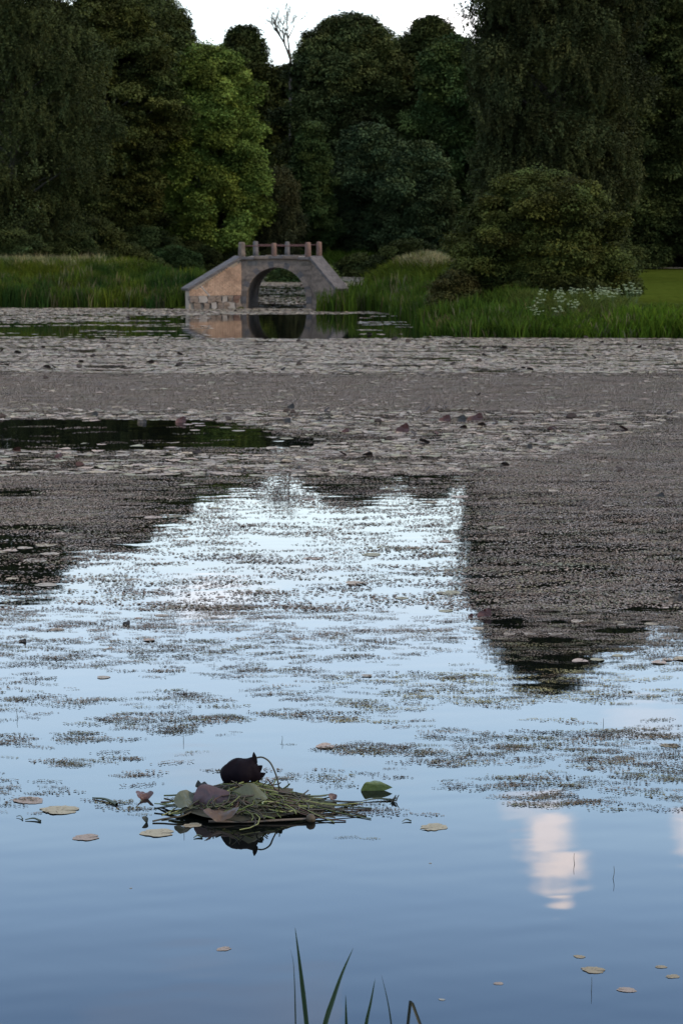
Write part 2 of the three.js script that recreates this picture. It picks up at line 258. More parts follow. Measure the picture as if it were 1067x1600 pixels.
function strandGeo(seed, n, len, L) {       // a hanging twig of narrow leaves
  const R = rng(seed), pos = [], idx = [];
  for (let i = 0; i < n; i++) { const t = i / n, a = R() * 6.283, l = L * (0.7 + 0.6 * R()); leafQuad(pos, idx, Math.sin(t * 3) * 0.08 + (R() - 0.5) * 0.22, -t * len, Math.cos(t * 2.4) * 0.08 + (R() - 0.5) * 0.22, l, l * 0.24, new THREE.Vector3(Math.cos(a) * 0.6, -1, Math.sin(a) * 0.6), new THREE.Vector3(Math.cos(a), 0.5, Math.sin(a))); }
  return geoFrom(pos, idx);
}
const LEAF = { broad: [1, 2, 3].map((s) => clusterGeo(s, 46, 0.46, 0.165)), fine: [4, 5].map((s) => clusterGeo(s, 44, 0.4, 0.125)), small: [6, 7].map((s) => clusterGeo(s, 34, 0.22, 0.075, 0.5)), mixed: [clusterGeo(11, 42, 0.44, 0.14, 1.1), strandGeo(8, 40, 1.0, 0.14), strandGeo(9, 36, 0.8, 0.14), clusterGeo(12, 42, 0.4, 0.13, 1.3)] };
const leafMat = mat(1, 1, 1, 0.8, { specularIntensity: 0.15 }), leafThin = mat(1, 1, 1, 0.9, { specularIntensity: 0.35, transmission: 0.35, thickness: 0 });
const barkTex = colorTex(128, (u, v) => { const n = fbm(u * 12, v * 3, 4, 21, 0); return [0.03 + 0.05 * n, 0.026 + 0.042 * n, 0.02 + 0.034 * n]; });
const bark = mat(1, 1, 1, 0.95, { map: barkTex });
function limb(p0, p1, r0, r1, sag = 0, segs = 5, rad = 6) {
  const mid = p0.clone().lerp(p1, 0.5); mid.y += sag; const cu = new THREE.QuadraticBezierCurve3(p0, mid, p1), g = new THREE.TubeGeometry(cu, segs, 1, rad), p = g.attributes.position;
  for (let i = 0; i <= segs; i++) { const c = cu.getPointAt(i / segs), r = lerp(r0, r1, i / segs); for (let k = 0; k <= rad; k++) { const o = i * (rad + 1) + k; p.setXYZ(o, c.x + (p.getX(o) - c.x) * r, c.y + (p.getY(o) - c.y) * r, c.z + (p.getZ(o) - c.z) * r); } }
  g.computeVertexNormals(); return g;
}
function crownRadius(t, shape) {
  if (shape === 'cone') return Math.pow(1 - t, 0.62) * (0.35 + 0.65 * sstep(0, 0.25, t)) * 1.1;
  if (shape === 'dome') return Math.sqrt(Math.max(0, 1 - t * t)) * (0.88 + 0.12 * sstep(0, 0.3, t));
  return t > 0.42 ? Math.sqrt(Math.max(0, 1 - ((t - 0.42) / 0.58) ** 2)) : 0.72 + 0.28 * sstep(0, 0.42, t);
}
// o: {x, D, h, rx, rz, low (height where leaves begin), shape, leaf, color, vary, clumps, per, size, flat}
function tree(name, label, category, group, o) {
  const R = rng(o.seed), base = o.y ?? ground(o.x, -o.D), T = thing(name, label, category, group, [o.x, base - 0.1, -o.D]);
  const low = o.low ?? o.h * 0.12, rx = o.rx, rz = o.rz ?? rx, ch = o.h - low, clumps = [], n = o.clumps ?? 70;
  for (let i = 0; i < n; i++) {
    const t = Math.pow((i + R()) / n, o.shape === 'dome' ? 1.15 : 0.9), a = i * 2.39996 + R() * 0.9, rr = crownRadius(t, o.shape) * (1 + (o.irr ?? 0.5) * (fbm(Math.cos(a) * 1.7 + 7 + o.seed, Math.sin(a) * 1.7 + t * 4.5, 2, o.seed) - 0.5)), q = (o.fill ?? 0.62) + (1 - (o.fill ?? 0.62)) * R();
    const s = (o.size ?? 0.3) * Math.min(rx, ch * 0.5) * (0.5 + 0.95 * R() * R() + 0.25 * R());
    clumps.push([Math.cos(a) * rr * q * Math.max(0.1, rx - s * 0.6), low + s * 0.25 + t * (ch - s * 1.05), Math.sin(a) * rr * q * Math.max(0.1, rz - s * 0.6), s]);
  }
  // trunk and limbs
  const wood = [], tr = o.trunk ?? o.h * 0.018, topY = low + ch * 0.72, stems = o.stems ?? 1;
  for (let k = 0; k < stems; k++) { const a = k * 2.1 + R(), sp = stems > 1 ? rx * 0.28 : 0; wood.push(limb(new THREE.Vector3(Math.cos(a) * sp * 0.2, -0.2, Math.sin(a) * sp * 0.2), new THREE.Vector3(Math.cos(a) * sp + (R() - 0.5) * 0.5, topY, Math.sin(a) * sp + (R() - 0.5) * 0.5), tr, tr * 0.22, 0, 8, 8)); }
  clumps.forEach((c, i) => { if (i % 3 === 0 || n < 40) wood.push(limb(new THREE.Vector3(0, Math.max(low * 0.7, Math.min(topY * 0.9, c[1] - Math.hypot(c[0], c[2]) * 0.55)), 0), new THREE.Vector3(c[0], c[1], c[2]), tr * 0.3, tr * 0.06, ch * 0.03, 4, 5)); });
  part('trunk', mergeGeometries(wood), o.bark ?? bark, T);
  const lists = LEAF[o.leaf ?? 'broad'].map(() => []), per = o.per ?? 70, flat = o.flat ?? 0.72, sc = o.leafScale ?? 1;
  for (const [cx, cy, cz, s] of clumps) {
    const cc = tint(R, o.color, o.vary ?? 0.3), m = Math.round(per * (0.7 + 0.6 * R()));
    for (let k = 0; k < m; k++) {
      const a = R() * 6.283, b = Math.acos(1 - 1.75 * R()), r = s * (0.55 + 0.5 * Math.sqrt(R())) * (R() < 0.12 ? 1.15 + 0.35 * R() : 1), x = cx + r * Math.sin(b) * Math.cos(a), y = cy + r * Math.cos(b) * flat, z = cz + r * Math.sin(b) * Math.sin(a);
      if (y < 0.15) continue;
      const q = Math.floor(R() * lists.length), ks = sc * (0.75 + 0.55 * R());
      if (o.leaf === 'mixed') lists[q].push([place(x, y, z, (R() - 0.5) * 0.7, R() * 6.28, (R() - 0.5) * 0.7, ks), ...tint(R, cc, 0.25)]); else lists[q].push([place(x, y, z, (R() - 0.5) * 0.9, R() * 6.28, (R() - 0.5) * 0.9, ks), ...tint(R, cc, 0.22)]);
    }
  }
  lists.forEach((l, i) => { const c = instanced('crown', LEAF[o.leaf ?? 'broad'][i], o.mat ?? leafMat, l, T); });
  return T;
}
const X = (px, D) => (px - 533.5) / FOCAL * D;      // metres to the side at depth D
const topH = (py, D, base) => EYE + (350 - py) / FOCAL * D * 1.0 - base;
const LEAFG = [0.035, 0.045, 0.013], OLIVE = [0.040, 0.047, 0.012], GREEN = [0.036, 0.056, 0.016], BRIGHT = [0.092, 0.126, 0.024], BLUEG = [0.034, 0.051, 0.021], BEECH = [0.036, 0.046, 0.015];
const TG = 'tall park trees round the pond';
// [name, label, px of the trunk, distance, height, half width, more]
for (const [name, label, px, D, h, rx, o] of [
  ['willow_tree', 'dark drooping tree filling the left edge above the reeds', 28, 142, 19.8, 6.4, { leaf: 'mixed', color: [0.032, 0.040, 0.013], clumps: 130, per: 46, low: 0.6, irr: 0.9 }],
  ['lime_tree', 'olive green tree with horizontal sprays beside the dark drooping tree', 172, 166, 20.4, 5.7, { color: OLIVE, vary: 0.45, clumps: 130, per: 60, low: 1.2, flat: 0.5, irr: 1.0 }],
  ['beech_tree', 'broad dark tree between the olive tree and the bright green one', 258, 190, 21.2, 5.8, { color: LEAFG, vary: 0.4, clumps: 120, per: 60, low: 0.5, irr: 0.9 }],
  ['oak_tree', 'tall dark tree with its top against the sky at upper left', 228, 228, 27, 6.2, { color: LEAFG, clumps: 110, per: 56, low: 3, irr: 0.9 }],
  ['ash_tree', 'bright yellow green tree rising just left of the bridge', 330, 172, 18.0, 4.9, { color: BRIGHT, vary: 0.45, clumps: 130, per: 62, low: 0.4, leaf: 'fine', leafScale: 1.35, irr: 0.8 }],
  ['oak_tree', 'dark far tree with ragged top left of the bare branched tree', 384, 238, 24.0, 3.7, { color: LEAFG, clumps: 90, per: 48, low: 2, irr: 1.2 }],
  ['beech_tree', 'large rounded dark green tree in the middle behind the bridge', 550, 222, 23.3, 7.8, { rz: 7, color: BEECH, vary: 0.5, clumps: 170, per: 60, low: 1, irr: 0.9 }],
  ['beech_tree', 'round topped dark tree standing right of the middle tree', 668, 226, 23.3, 5.0, { color: LEAFG, vary: 0.4, clumps: 100, per: 52, low: 2, irr: 0.8 }],
  ['maple_tree', 'green tree low in the gap between middle tree and right dark tree', 706, 214, 20.4, 4.8, { color: GREEN, vary: 0.45, clumps: 95, per: 52, low: 1, irr: 0.9 }],
  ['beech_tree', 'dark tree behind the gap above the bridge', 450, 244, 20, 6.5, { color: LEAFG, clumps: 90, per: 52, low: 0.5 }],
  ['alder_tree', 'slender mid green tree standing behind the bridge posts', 486, 182, 11.5, 2.5, { color: GREEN, vary: 0.35, clumps: 70, per: 50, low: 0.5, shape: 'cone', leaf: 'fine', irr: 1.0 }],
  ['willow_tree', 'small drooping brownish green tree left of the slender tree', 437, 174, 8.4, 2.1, { color: [0.042, 0.044, 0.018], clumps: 44, per: 36, low: 0.4, leaf: 'mixed' }],
  ['hornbeam_tree', 'bluish green bushy tree right of the slender tree', 575, 186, 11.2, 4.0, { color: BLUEG, vary: 0.4, clumps: 100, per: 54, low: 0.3, shape: 'dome', irr: 1.1 }],
  ['hornbeam_tree', 'bluish green bushy tree sloping down beside the right dark tree', 655, 180, 9.8, 3.8, { color: BLUEG, vary: 0.4, clumps: 90, per: 54, low: 0.3, shape: 'dome', irr: 1.1 }],
  ['weeping_beech_tree', 'huge dark drooping tree above the olive bush on the right', 864, 118, 21.3, 5.2, { rz: 5, leaf: 'mixed', color: [0.031, 0.036, 0.012], vary: 0.4, clumps: 190, per: 52, low: 0.5, irr: 0.9, leafScale: 0.95 }],
  ['birch_tree', 'drooping tree against the sky at the left of the huge one', 806, 128, 18.4, 2.7, { rz: 3, leaf: 'mixed', color: LEAFG, clumps: 90, per: 44, low: 1, irr: 0.8, bark: mat(0.16, 0.15, 0.14, 0.8) }],
  ['beech_tree', 'dark tree cut by the right edge behind the lawn', 1078, 150, 24, 6.2, { color: LEAFG, clumps: 120, per: 60, low: 0.5, irr: 0.9 }],
  ['beech_tree', 'tall dark tree between the huge drooping tree and the right edge', 958, 148, 25.2, 5.8, { color: LEAFG, clumps: 120, per: 56, low: 0.5, irr: 0.9 }],
  ['beech_tree', 'olive tree low behind the lawn at the right', 985, 165, 17, 4.2, { color: OLIVE, vary: 0.4, clumps: 90, per: 54, low: 0.4, irr: 0.9 }],
  // trees that close the wood behind and beside the frame
  ['beech_tree', 'dark tree beyond the left edge of the drooping tree', -130, 170, 25, 7, { color: LEAFG }], ['beech_tree', 'tree behind the left edge of the drooping tree', -15, 195, 23, 7, { color: LEAFG }], ['beech_tree', 'dark tree in the wood behind the drooping left tree', 90, 222, 25, 7, { color: LEAFG }], ['beech_tree', 'low dark tree in the wood behind the bright green tree', 340, 245, 18, 6.5, { color: LEAFG }], ['beech_tree', 'dark tree deep in the wood behind the middle trees', 610, 255, 20, 7.5, { color: LEAFG }], ['beech_tree', 'dark tree behind the gap right of the middle trees', 760, 218, 20, 6.5, { color: LEAFG }], ['beech_tree', 'tree deep in the wood behind the huge drooping tree', 880, 190, 24, 7.5, { color: LEAFG }], ['beech_tree', 'tree deep in the wood behind the lawn', 1020, 205, 25, 7.5, { color: LEAFG }], ['beech_tree', 'dark tree beyond the right edge behind the lawn', 1200, 160, 25, 7.5, { color: LEAFG }], ['beech_tree', 'tree hidden deep behind the large rounded middle tree', 545, 268, 21, 8, { color: LEAFG }], ['beech_tree', 'tree deep behind the slender tree and bridge', 465, 262, 19, 7, { color: LEAFG }], ['beech_tree', 'tree deep behind the round topped tree', 690, 252, 19.5, 6.5, { color: LEAFG }],
]) tree(name, label, 'tree', TG, { x: X(px, D), D, h, rx, low: 0.5, vary: 0.35, clumps: 80, per: 50, seed: 100 + Math.round(D * 3 + px), leafScale: Math.max(1, D / 165), size: 0.235, fill: 0.55, ...o, clumps: Math.round((o.clumps ?? 80) * 1.3) });
// undergrowth
const SG = 'low shrubs under the trees';
{ let k = 0;
  for (const [px, D, h, rx, c, lb] of [[20, 134, 1.9, 2.4, LEAFG, 'dark shrub at the foot of the drooping left tree'], [110, 140, 2.2, 2.6, LEAFG, 'dark shrub below the gap between drooping and olive trees'], [200, 152, 2.2, 2.6, LEAFG, 'dark shrub below the olive tree on the left bank'], [270, 160, 2.4, 2.5, GREEN, 'shrub under the broad dark tree on the left bank'], [340, 166, 2.2, 2.4, OLIVE, 'dull green shrub below the bright green tree'], [395, 168, 2.4, 2.3, LEAFG, 'dark shrub between bright green tree and bridge'],
    [55, 152, 3.4, 3.4, LEAFG, 'tall dark shrub deep under the drooping left tree'], [150, 150, 3.2, 3.2, LEAFG, 'tall shrub deep under the olive tree'], [225, 164, 3.2, 3.2, LEAFG, 'tall shrub deep between olive tree and broad dark tree'], [300, 168, 3.0, 3.2, LEAFG, 'tall shrub deep below the left side of the bright green tree'], [370, 170, 3.0, 2.8, LEAFG, 'tall shrub deep below the right side of the bright green tree'],
    [455, 150, 2.6, 1.9, [0.042, 0.064, 0.02], 'mid green shrub just behind the bridge posts'], [505, 148, 2.4, 1.4, [0.056, 0.084, 0.02], 'bright green shrub behind the right bridge post'], [560, 165, 2.2, 2.6, LEAFG, 'dark shrub behind the crest right of the bridge'], [640, 165, 2.4, 2.8, LEAFG, 'dark shrub behind the crest beside the olive bush'], [1013, 152, 1.5, 1.3, [0.048, 0.058, 0.017], 'rounded clipped shrub behind the lawn path'], [1062, 153, 1.9, 1.4, [0.042, 0.044, 0.026], 'greyish rounded shrub at the right edge behind the lawn path'], [940, 140, 2.6, 2.6, LEAFG, 'dark shrub between olive bush and lawn'], [740, 135, 3, 3.2, LEAFG, 'dark shrub behind the left side of the olive bush']])
    tree('shrub', lb, 'shrub', SG, { x: X(px, D), D, h, rx, low: 0.05, shape: 'dome', leaf: 'fine', color: c, vary: 0.4, clumps: 40, per: 36, seed: 800 + k++, stems: 3, trunk: 0.05, size: 0.38, irr: 1.0 }); }
// the bare tree
{
  const D = 228, T = thing('bare_tree', 'leafless tree with fine branches against the sky behind the middle tree', 'tree', TG, [X(456, D), ground(X(456, D), -D), -D]), R = rng(222), g = [];
  const grow = (p, dir, len, r, lv) => { const e = p.clone().addScaledVector(dir, len); g.push(limb(p, e, r, r * 0.62, len * 0.04, 3, 4)); if (lv === 0) return; const n = lv > 4 ? 3 : 2 + (R() < 0.5 ? 1 : 0); for (let i = 0; i < n; i++) { const d = dir.clone().add(new THREE.Vector3((R() - 0.5) * 1.5, (R() - 0.2) * 0.5, (R() - 0.5) * 1.5)).normalize(); grow(e, d, len * (0.62 + 0.2 * R()), r * 0.62, lv - 1); } };
  grow(new THREE.Vector3(0, -0.2, 0), new THREE.Vector3(0, 1, 0), 17, 0.32, 0); grow(new THREE.Vector3(0, 16.7, 0), new THREE.Vector3(-0.02, 1, 0), 2.7, 0.22, 6);
  part('trunk', mergeGeometries(g), mat(0.075, 0.06, 0.05, 0.95), T);
}
// the olive tiered bush on the right bank
tree('spreading_bush', 'wide olive brown bush with tiered sprays on the right bank', 'bush', null, { x: X(838, 84), D: 84, h: 5.35, rx: 3.85, rz: 3, low: 0.15, shape: 'dome', leaf: 'small', color: [0.042, 0.049, 0.011], vary: 0.5, clumps: 190, per: 74, seed: 903, irr: 1.5, stems: 5, trunk: 0.12, flat: 0.5, size: 0.24, fill: 0.6, leafScale: 1.2 });
tree('spreading_bush', 'low dark lobe of bush at the left foot of the olive bush', 'bush', null, { x: X(712, 82), D: 82, h: 2.2, rx: 1.0, low: 0.1, shape: 'dome', leaf: 'small', color: [0.042, 0.04, 0.012], vary: 0.4, clumps: 34, per: 60, seed: 901, stems: 3, trunk: 0.05, flat: 0.4, size: 0.36 });

// ------------------------------------------------------------------ reeds, bank grass, flowers
function tuftGeo(seed, n, rad, w, lean) {      // upright bent blades, one metre tall
  const R = rng(seed), pos = [], idx = [];
  for (let i = 0; i < n; i++) {
    const a = R() * 6.283, r = rad * Math.sqrt(R()), x = Math.cos(a) * r, z = Math.sin(a) * r, h = 0.65 + 0.4 * R(), ba = R() * 6.283, bl = lean * (0.3 + R()), fa = R() * 3.14, fx = Math.cos(fa) * w, fz = Math.sin(fa) * w, o = pos.length / 3;
    for (const [t, ww] of [[0, 0.8], [0.5, 1], [0.82, 0.6], [1, 0]]) { const bx = x + Math.cos(ba) * bl * t * t, bz = z + Math.sin(ba) * bl * t * t, y = h * (t - 0.12 * t * t * bl * 3); if (ww) pos.push(bx - fx * ww, y, bz - fz * ww, bx + fx * ww, y, bz + fz * ww); else pos.push(bx, y, bz); }
    idx.push(o, o + 1, o + 2, o + 1, o + 3, o + 2, o + 2, o + 3, o + 4, o + 3, o + 5, o + 4, o + 4, o + 5, o + 6);
  }
  return geoFrom(pos, idx);
}
const reedT = [1, 2, 3].map((s) => tuftGeo(20 + s, 11, 0.28, 0.021, 0.25)), grassT = [1, 2, 3].map((s) => tuftGeo(30 + s, 15, 0.26, 0.014, 0.5)), herbT = [1, 2].map((s) => clusterGeo(60 + s, 26, 0.34, 0.16, 0.8));
const reedMat = mat(1, 1, 1, 0.85, { specularIntensity: 0.08, transmission: 0.25, thickness: 0 });
function bed(name, label, geos, n, seed, pick, color, vary, hgt, wid = 1) {
  const R = rng(seed), lists = geos.map(() => []); let tries = 0, got = 0;
  while (got < n && tries++ < n * 30) { const p = pick(R); if (!p) continue; got++; const h = hgt(R, p[0], p[1]), c = tint(R, name === 'reed_bed' && R() < 0.09 ? [0.10, 0.088, 0.045] : typeof color === 'function' ? color(p[0], p[1], R) : color, vary); lists[Math.floor(R() * geos.length)].push([place(p[0], p[2] ?? Math.max(-0.08, ground(p[0], p[1]) - 0.05), p[1], (R() - 0.5) * 0.12, R() * 6.28, (R() - 0.5) * 0.12, wid, h, wid), ...c]); }
  lists.forEach((l) => l.length && tag(instanced(name, geos[lists.indexOf(l)], reedMat, l), label, 'reeds', null, 'stuff'));
}
const RG = [0.036, 0.062, 0.007];
// left bank
bed('reed_bed', 'tall green reeds along the far waterline left of the bridge', reedT, 3400, 1, (R) => { const x = -34 + R() * 27.2, z = -102.6 - R() * 6, d = shore(x, z); return d > -1.1 + 1.1 * fbm(x * 1.1, z * 1.1, 3, 41) && d < 2.6 - 1.8 * R() * R() && !(x > -7.6 && d < 0.2) ? [x, z] : null; }, (x, z) => { const k = sstep(0.3, 0.7, fbm(x * 1.1, z * 0.9, 4, 24)); return [lerp(0.018, 0.06, k), lerp(0.042, 0.08, k), 0.008]; }, 0.55, (R, x, z) => 0.75 + 0.6 * R() + 0.9 * (fbm(x * 0.7, z * 0.7, 3) - 0.5));
bed('bank_grass', 'rough green grass on the slope of the far left bank', grassT, 5200, 2, (R) => { const x = -36 + R() * 31, z = -103 - R() * 11, d = shore(x, z); return d > 0.8 && !(x > -7.4 && z > -104.6) ? [x, z] : null; }, (x, z, R) => { const k = sstep(0.3, 0.7, fbm(x * 0.6, z * 0.8, 4, 4)); return [lerp(0.022, 0.066, k), lerp(0.046, 0.082, k), 0.007]; }, 0.35, (R, x, z) => 0.3 + 0.3 * R() + 0.5 * fbm(x * 0.5, z * 0.5, 2, 31));
bed('dry_grass', 'straw coloured seeding grass along the left crest under the trees', grassT, 1500, 3, (R) => { const x = -36 + R() * 32, z = -107.6 - R() * 9; return Math.abs(z + 113.5) > 0.7 && shore(x, z) > 4 ? [x, z] : null; }, [0.20, 0.175, 0.09], 0.45, (R) => 0.5 + 0.7 * R() * R(), 0.7);
// right of the bridge
bed('reed_bed', 'green reeds at the waterline between the bridge and the olive bush', reedT, 1500, 4, (R) => { const x = -1 + R() * 6, z = -79 - R() * 24, d = shore(x, z); return d > -0.6 && d < 1.7 && !(x < 0.6) ? [x, z] : x < 0.9 && x > -0.95 && z < -98.3 && z > -99.5 && d > -2.4 && R() < 0.6 ? [x, z] : null; }, RG, 0.55, (R, x, z) => 0.75 + 0.45 * R() + 0.7 * (fbm(x * 0.8, z * 0.8, 3) - 0.4));
bed('bank_grass', 'rough green herbs and grass on the bank right of the bridge', grassT, 4200, 5, (R) => { const x = -0.6 + R() * 9, z = -80 - R() * 36, d = shore(x, z); return d > 0.9 && !(x < 1.3 && z < -98 && z > -107) ? [x, z] : null; }, (x, z) => { const k = fbm(x * 0.6, z * 0.6, 3, 14); return [lerp(0.028, 0.058, k), lerp(0.056, 0.072, k), 0.007]; }, 0.35, (R) => 0.45 + 0.45 * R());
bed('dry_grass', 'straw coloured grass on the crest right of the bridge', grassT, 900, 6, (R) => { const x = -1 + R() * 7, z = -101 - R() * 16, d = shore(x, z); return d > 2.6 && ground(x, z) > 1.75 ? [x, z] : null; }, [0.19, 0.165, 0.085], 0.45, (R) => 0.45 + 0.45 * R(), 0.7);
// right foreground bank
bed('reed_bed', 'bright green reeds along the near waterline below the olive bush and lawn', reedT, 3300, 7, (R) => { const x = 3.2 + R() * 22, z = -71 - R() * 9, d = shore(x, z); return d > -1.0 + 1.2 * fbm(x * 1.3, z * 1.3, 3, 43) && d < 1.9 - 1.2 * R() ? [x, z] : null; }, (x, z, R) => { const k = sstep(7.5, 10.5, x + R() * 2); return [lerp(0.040, 0.056, k), lerp(0.070, 0.096, k), 0.008]; }, 0.5, (R, x, z) => (0.5 + 0.38 * R() + 0.4 * (fbm(x * 0.9, z * 0.9, 3) - 0.5)) * (x > 7 && x < 9.6 ? 0.8 : 1));
bed('bank_herbs', 'pale leafy herbs in front of the lawn beside the olive bush', grassT, 1100, 8, (R) => { const x = 6.4 + R() * 6.5, z = -76.5 - R() * 6, d = shore(x, z); return d > 0.8 ? [x, z] : null; }, [0.066, 0.085, 0.017], 0.35, (R, x) => (0.3 + 0.5 * R()) * sstep(11.6, 9.8, x));
bed('lawn_grass', 'rough grass edging the lawn on the right bank', grassT, 900, 9, (R) => { const x = 11 + R() * 14, z = -74 - R() * 7, d = shore(x, z); return d > 1 ? [x, z] : null; }, [0.045, 0.066, 0.006], 0.3, (R) => 0.12 + 0.16 * R());
bed('reed_bed', 'reeds seen through the arch on the channel bank', reedT, 90, 10, (R) => { const x = -8 + R() * 16, z = -106 - R() * 20, d = shore(x, z); return d > 0 && d < 0.9 ? [x, z] : null; }, RG, 0.4, (R) => 0.8 + 0.4 * R());
bed('bank_grass', 'grass on the far end of the channel behind the arch', grassT, 900, 11, (R) => { const x = -16 + R() * 26, z = -168 - R() * 14, d = shore(x, z); return d > -0.2 ? [x, z] : null; }, RG, 0.4, (R) => 0.7 + 0.4 * R(), 1.4);
// cow parsley
{
  const stemM = mat(0.05, 0.085, 0.02, 0.8), flowerM = mat(0.24, 0.28, 0.16, 0.9), proto = new THREE.Group(), R = rng(41), sg = [], fg = [];
  for (let k = 0; k < 9; k++) {
    const a = R() * 6.283, l = 0.12 + 0.3 * R(), h = 0.55 + 0.55 * R(), e = new THREE.Vector3(Math.cos(a) * l, h, Math.sin(a) * l); sg.push(limb(new THREE.Vector3(0, 0, 0), e, 0.008, 0.004, 0.08, 3, 4));
    for (let q = 0; q < 9; q++) { const b = R() * 6.283, r = 0.075 * Math.sqrt(R()), f = new THREE.IcosahedronGeometry(0.013 + 0.008 * R(), 0); f.translate(e.x + Math.cos(b) * r, e.y + 0.015 + 0.01 * R() - r * 0.15, e.z + Math.sin(b) * r); fg.push(f); }
  }
  const sm = mergeGeometries(sg), fm = mergeGeometries(fg);
  const spots = [[846, 478], [856, 468], [864, 476], [872, 463], [880, 471], [890, 459], [902, 466], [915, 458], [930, 464], [946, 455], [960, 460], [975, 452], [990, 458], [925, 475], [950, 474], [852, 488], [868, 486], [885, 482], [905, 480], [938, 470], [968, 468], [840, 484], [984, 466]];
  spots.forEach(([px, py], i) => { const p = atD(px + 9 * Math.sin(i * 4.1), py + 9 * Math.sin(i * 2.7), 76.7 + (490 - py) * 0.10), g = ground(p.x, p.z), T = thing('cow_parsley', `white flowering cow parsley, number ${['one', 'two'][0]}`, 'wildflower', 'white wildflowers above the right reeds', [p.x, g, p.z], i * 1.3); T.scale.setScalar(Math.max(0.7, Math.min(1.5, (p.y - g) / 0.95)) * 0.98); T.userData.label = i === 0 ? 'white cow parsley leftmost in the clump above the right reeds' : i < 5 ? 'white cow parsley in the dense left clump beside the olive bush' : i < 10 ? 'white cow parsley in the middle of the row below the olive bush' : i < 15 ? 'white cow parsley at the lawn end of the flowering row' : 'white cow parsley low in the front of the clump among reeds'; part('stem', sm, stemM, T); part('flower_head', fm, flowerM, T); });
}

// ------------------------------------------------------------------ floating leaves
function padGeo(seed, lift, n = 16, tear = 0.02) {     // a round lily leaf with its notch, one metre across
  const R = rng(seed), pos = [], uv = [], idx = [], ring = [0.0, 0.45, 0.8, 1], notch = 0.22, ph = R() * 6.28;
  for (let q = 0; q < ring.length; q++) for (let i = 0; i <= n; i++) {
    const a = notch / 2 + (6.283 - notch) * i / n, w = 1 + 0.06 * Math.sin(a * 3 + ph) + tear * (hash2(i, seed) - 0.6) + 0.03 * (hash2(i, seed + 2) - 0.5), r = 0.5 * ring[q] * w * (1 - 0.06 * Math.exp(-((Math.min(i, n - i) / 1.2) ** 2)));
    uv.push(r * Math.cos(a) + seed * 0.37, r * Math.sin(a)); pos.push(r * Math.cos(a), 0.008 + lift * ring[q] ** 3 * (0.5 + 0.5 * Math.sin(a * 2 + ph) + 0.45 * (hash2(i, seed + 9) - 0.3)), r * Math.sin(a));
  }
  for (let q = 0; q < ring.length - 1; q++) for (let i = 0; i < n; i++) { const a = q * (n + 1) + i, b = a + n + 1; idx.push(a, a + 1, b, a + 1, b + 1, b); }
  return geoFrom(pos, idx, uv);
}
function curlGeo(seed) {      // a lily leaf with one side bent up out of the water
  const g = padGeo(seed, 0.03), p = g.attributes.position, R = rng(seed + 3), k = 1.2 + R() * 1.2;
  for (let i = 0; i < p.count; i++) { const x = p.getX(i), y = p.getY(i), z = p.getZ(i), t = z + 0.18; if (t > 0) { const a = Math.min(1.9, t * k * 2.4); p.setXYZ(i, x * (1 - 0.25 * t), y + t * Math.sin(a) * 0.8, -0.18 + t * Math.cos(a)); } }
  g.computeVertexNormals(); return g;
}
function bitsGeo(seed, n, rad, L, up) {       // a patch of small pondweed leaves at the surface
  const R = rng(seed), pos = [], idx = [];
  for (let i = 0; i < n; i++) { const a = R() * 6.283, r = rad * Math.sqrt(R()), l = L * (0.6 + 0.8 * R()), b = R() * 6.283, e = R() < 0.1 ? up * R() : 0.012 * R(); leafQuad(pos, idx, Math.cos(a) * r * 1.7, 0.003 + 0.003 * R(), Math.sin(a) * r * 0.55, l, l * 0.32, new THREE.Vector3(Math.cos(b), e, Math.sin(b)), new THREE.Vector3((R() - 0.5) * 0.1, 1, (R() - 0.5) * 0.1)); }
  return geoFrom(pos, idx);
}
const padFlat = [1, 2, 3, 4, 5].map((s) => padGeo(s, 0.010)), padWavy = [11, 12, 13].map((s) => padGeo(s, 0.05)), padTorn = [31, 32, 33, 34].map((s) => padGeo(s, 0.022, 30, 0.22)), padCurl = [21, 22, 23].map(curlGeo);
const bitsFine = [1, 2, 3, 4].map((s) => bitsGeo(70 + s, 34, 0.2, 0.038, 0.3)), bitsNear = [1, 2, 3, 4, 5, 6, 7, 8].map((s) => bitsGeo(80 + s, 44, 0.085, 0.017, 0.7));
const padTex = colorTex(256, (u, v) => { const n = fbm(u * 7, v * 7, 4, 51, 7), m = sstep(0.58, 0.7, fbm(u * 16, v * 16, 3, 53, 16)); return [0.84 + 0.3 * n - 0.3 * m, 0.83 + 0.3 * n - 0.33 * m, 0.82 + 0.3 * n - 0.36 * m].map((q) => Math.min(1, q)); });
const padMat = mat(1, 1, 1, 0.75, { specularIntensity: 0.4, map: padTex }), bitMat = mat(1, 1, 1, 0.75, { specularIntensity: 0.35 });

const nearCols = [[0.065, 0.046, 0.030], [0.10, 0.075, 0.048], [0.05, 0.045, 0.022], [0.15, 0.125, 0.10], [0.032, 0.022, 0.016], [0.11, 0.105, 0.055]];
const ell = (px, py, cx, cy, rx, ry) => Math.hypot((px - cx) / rx, (py - cy) / ry);
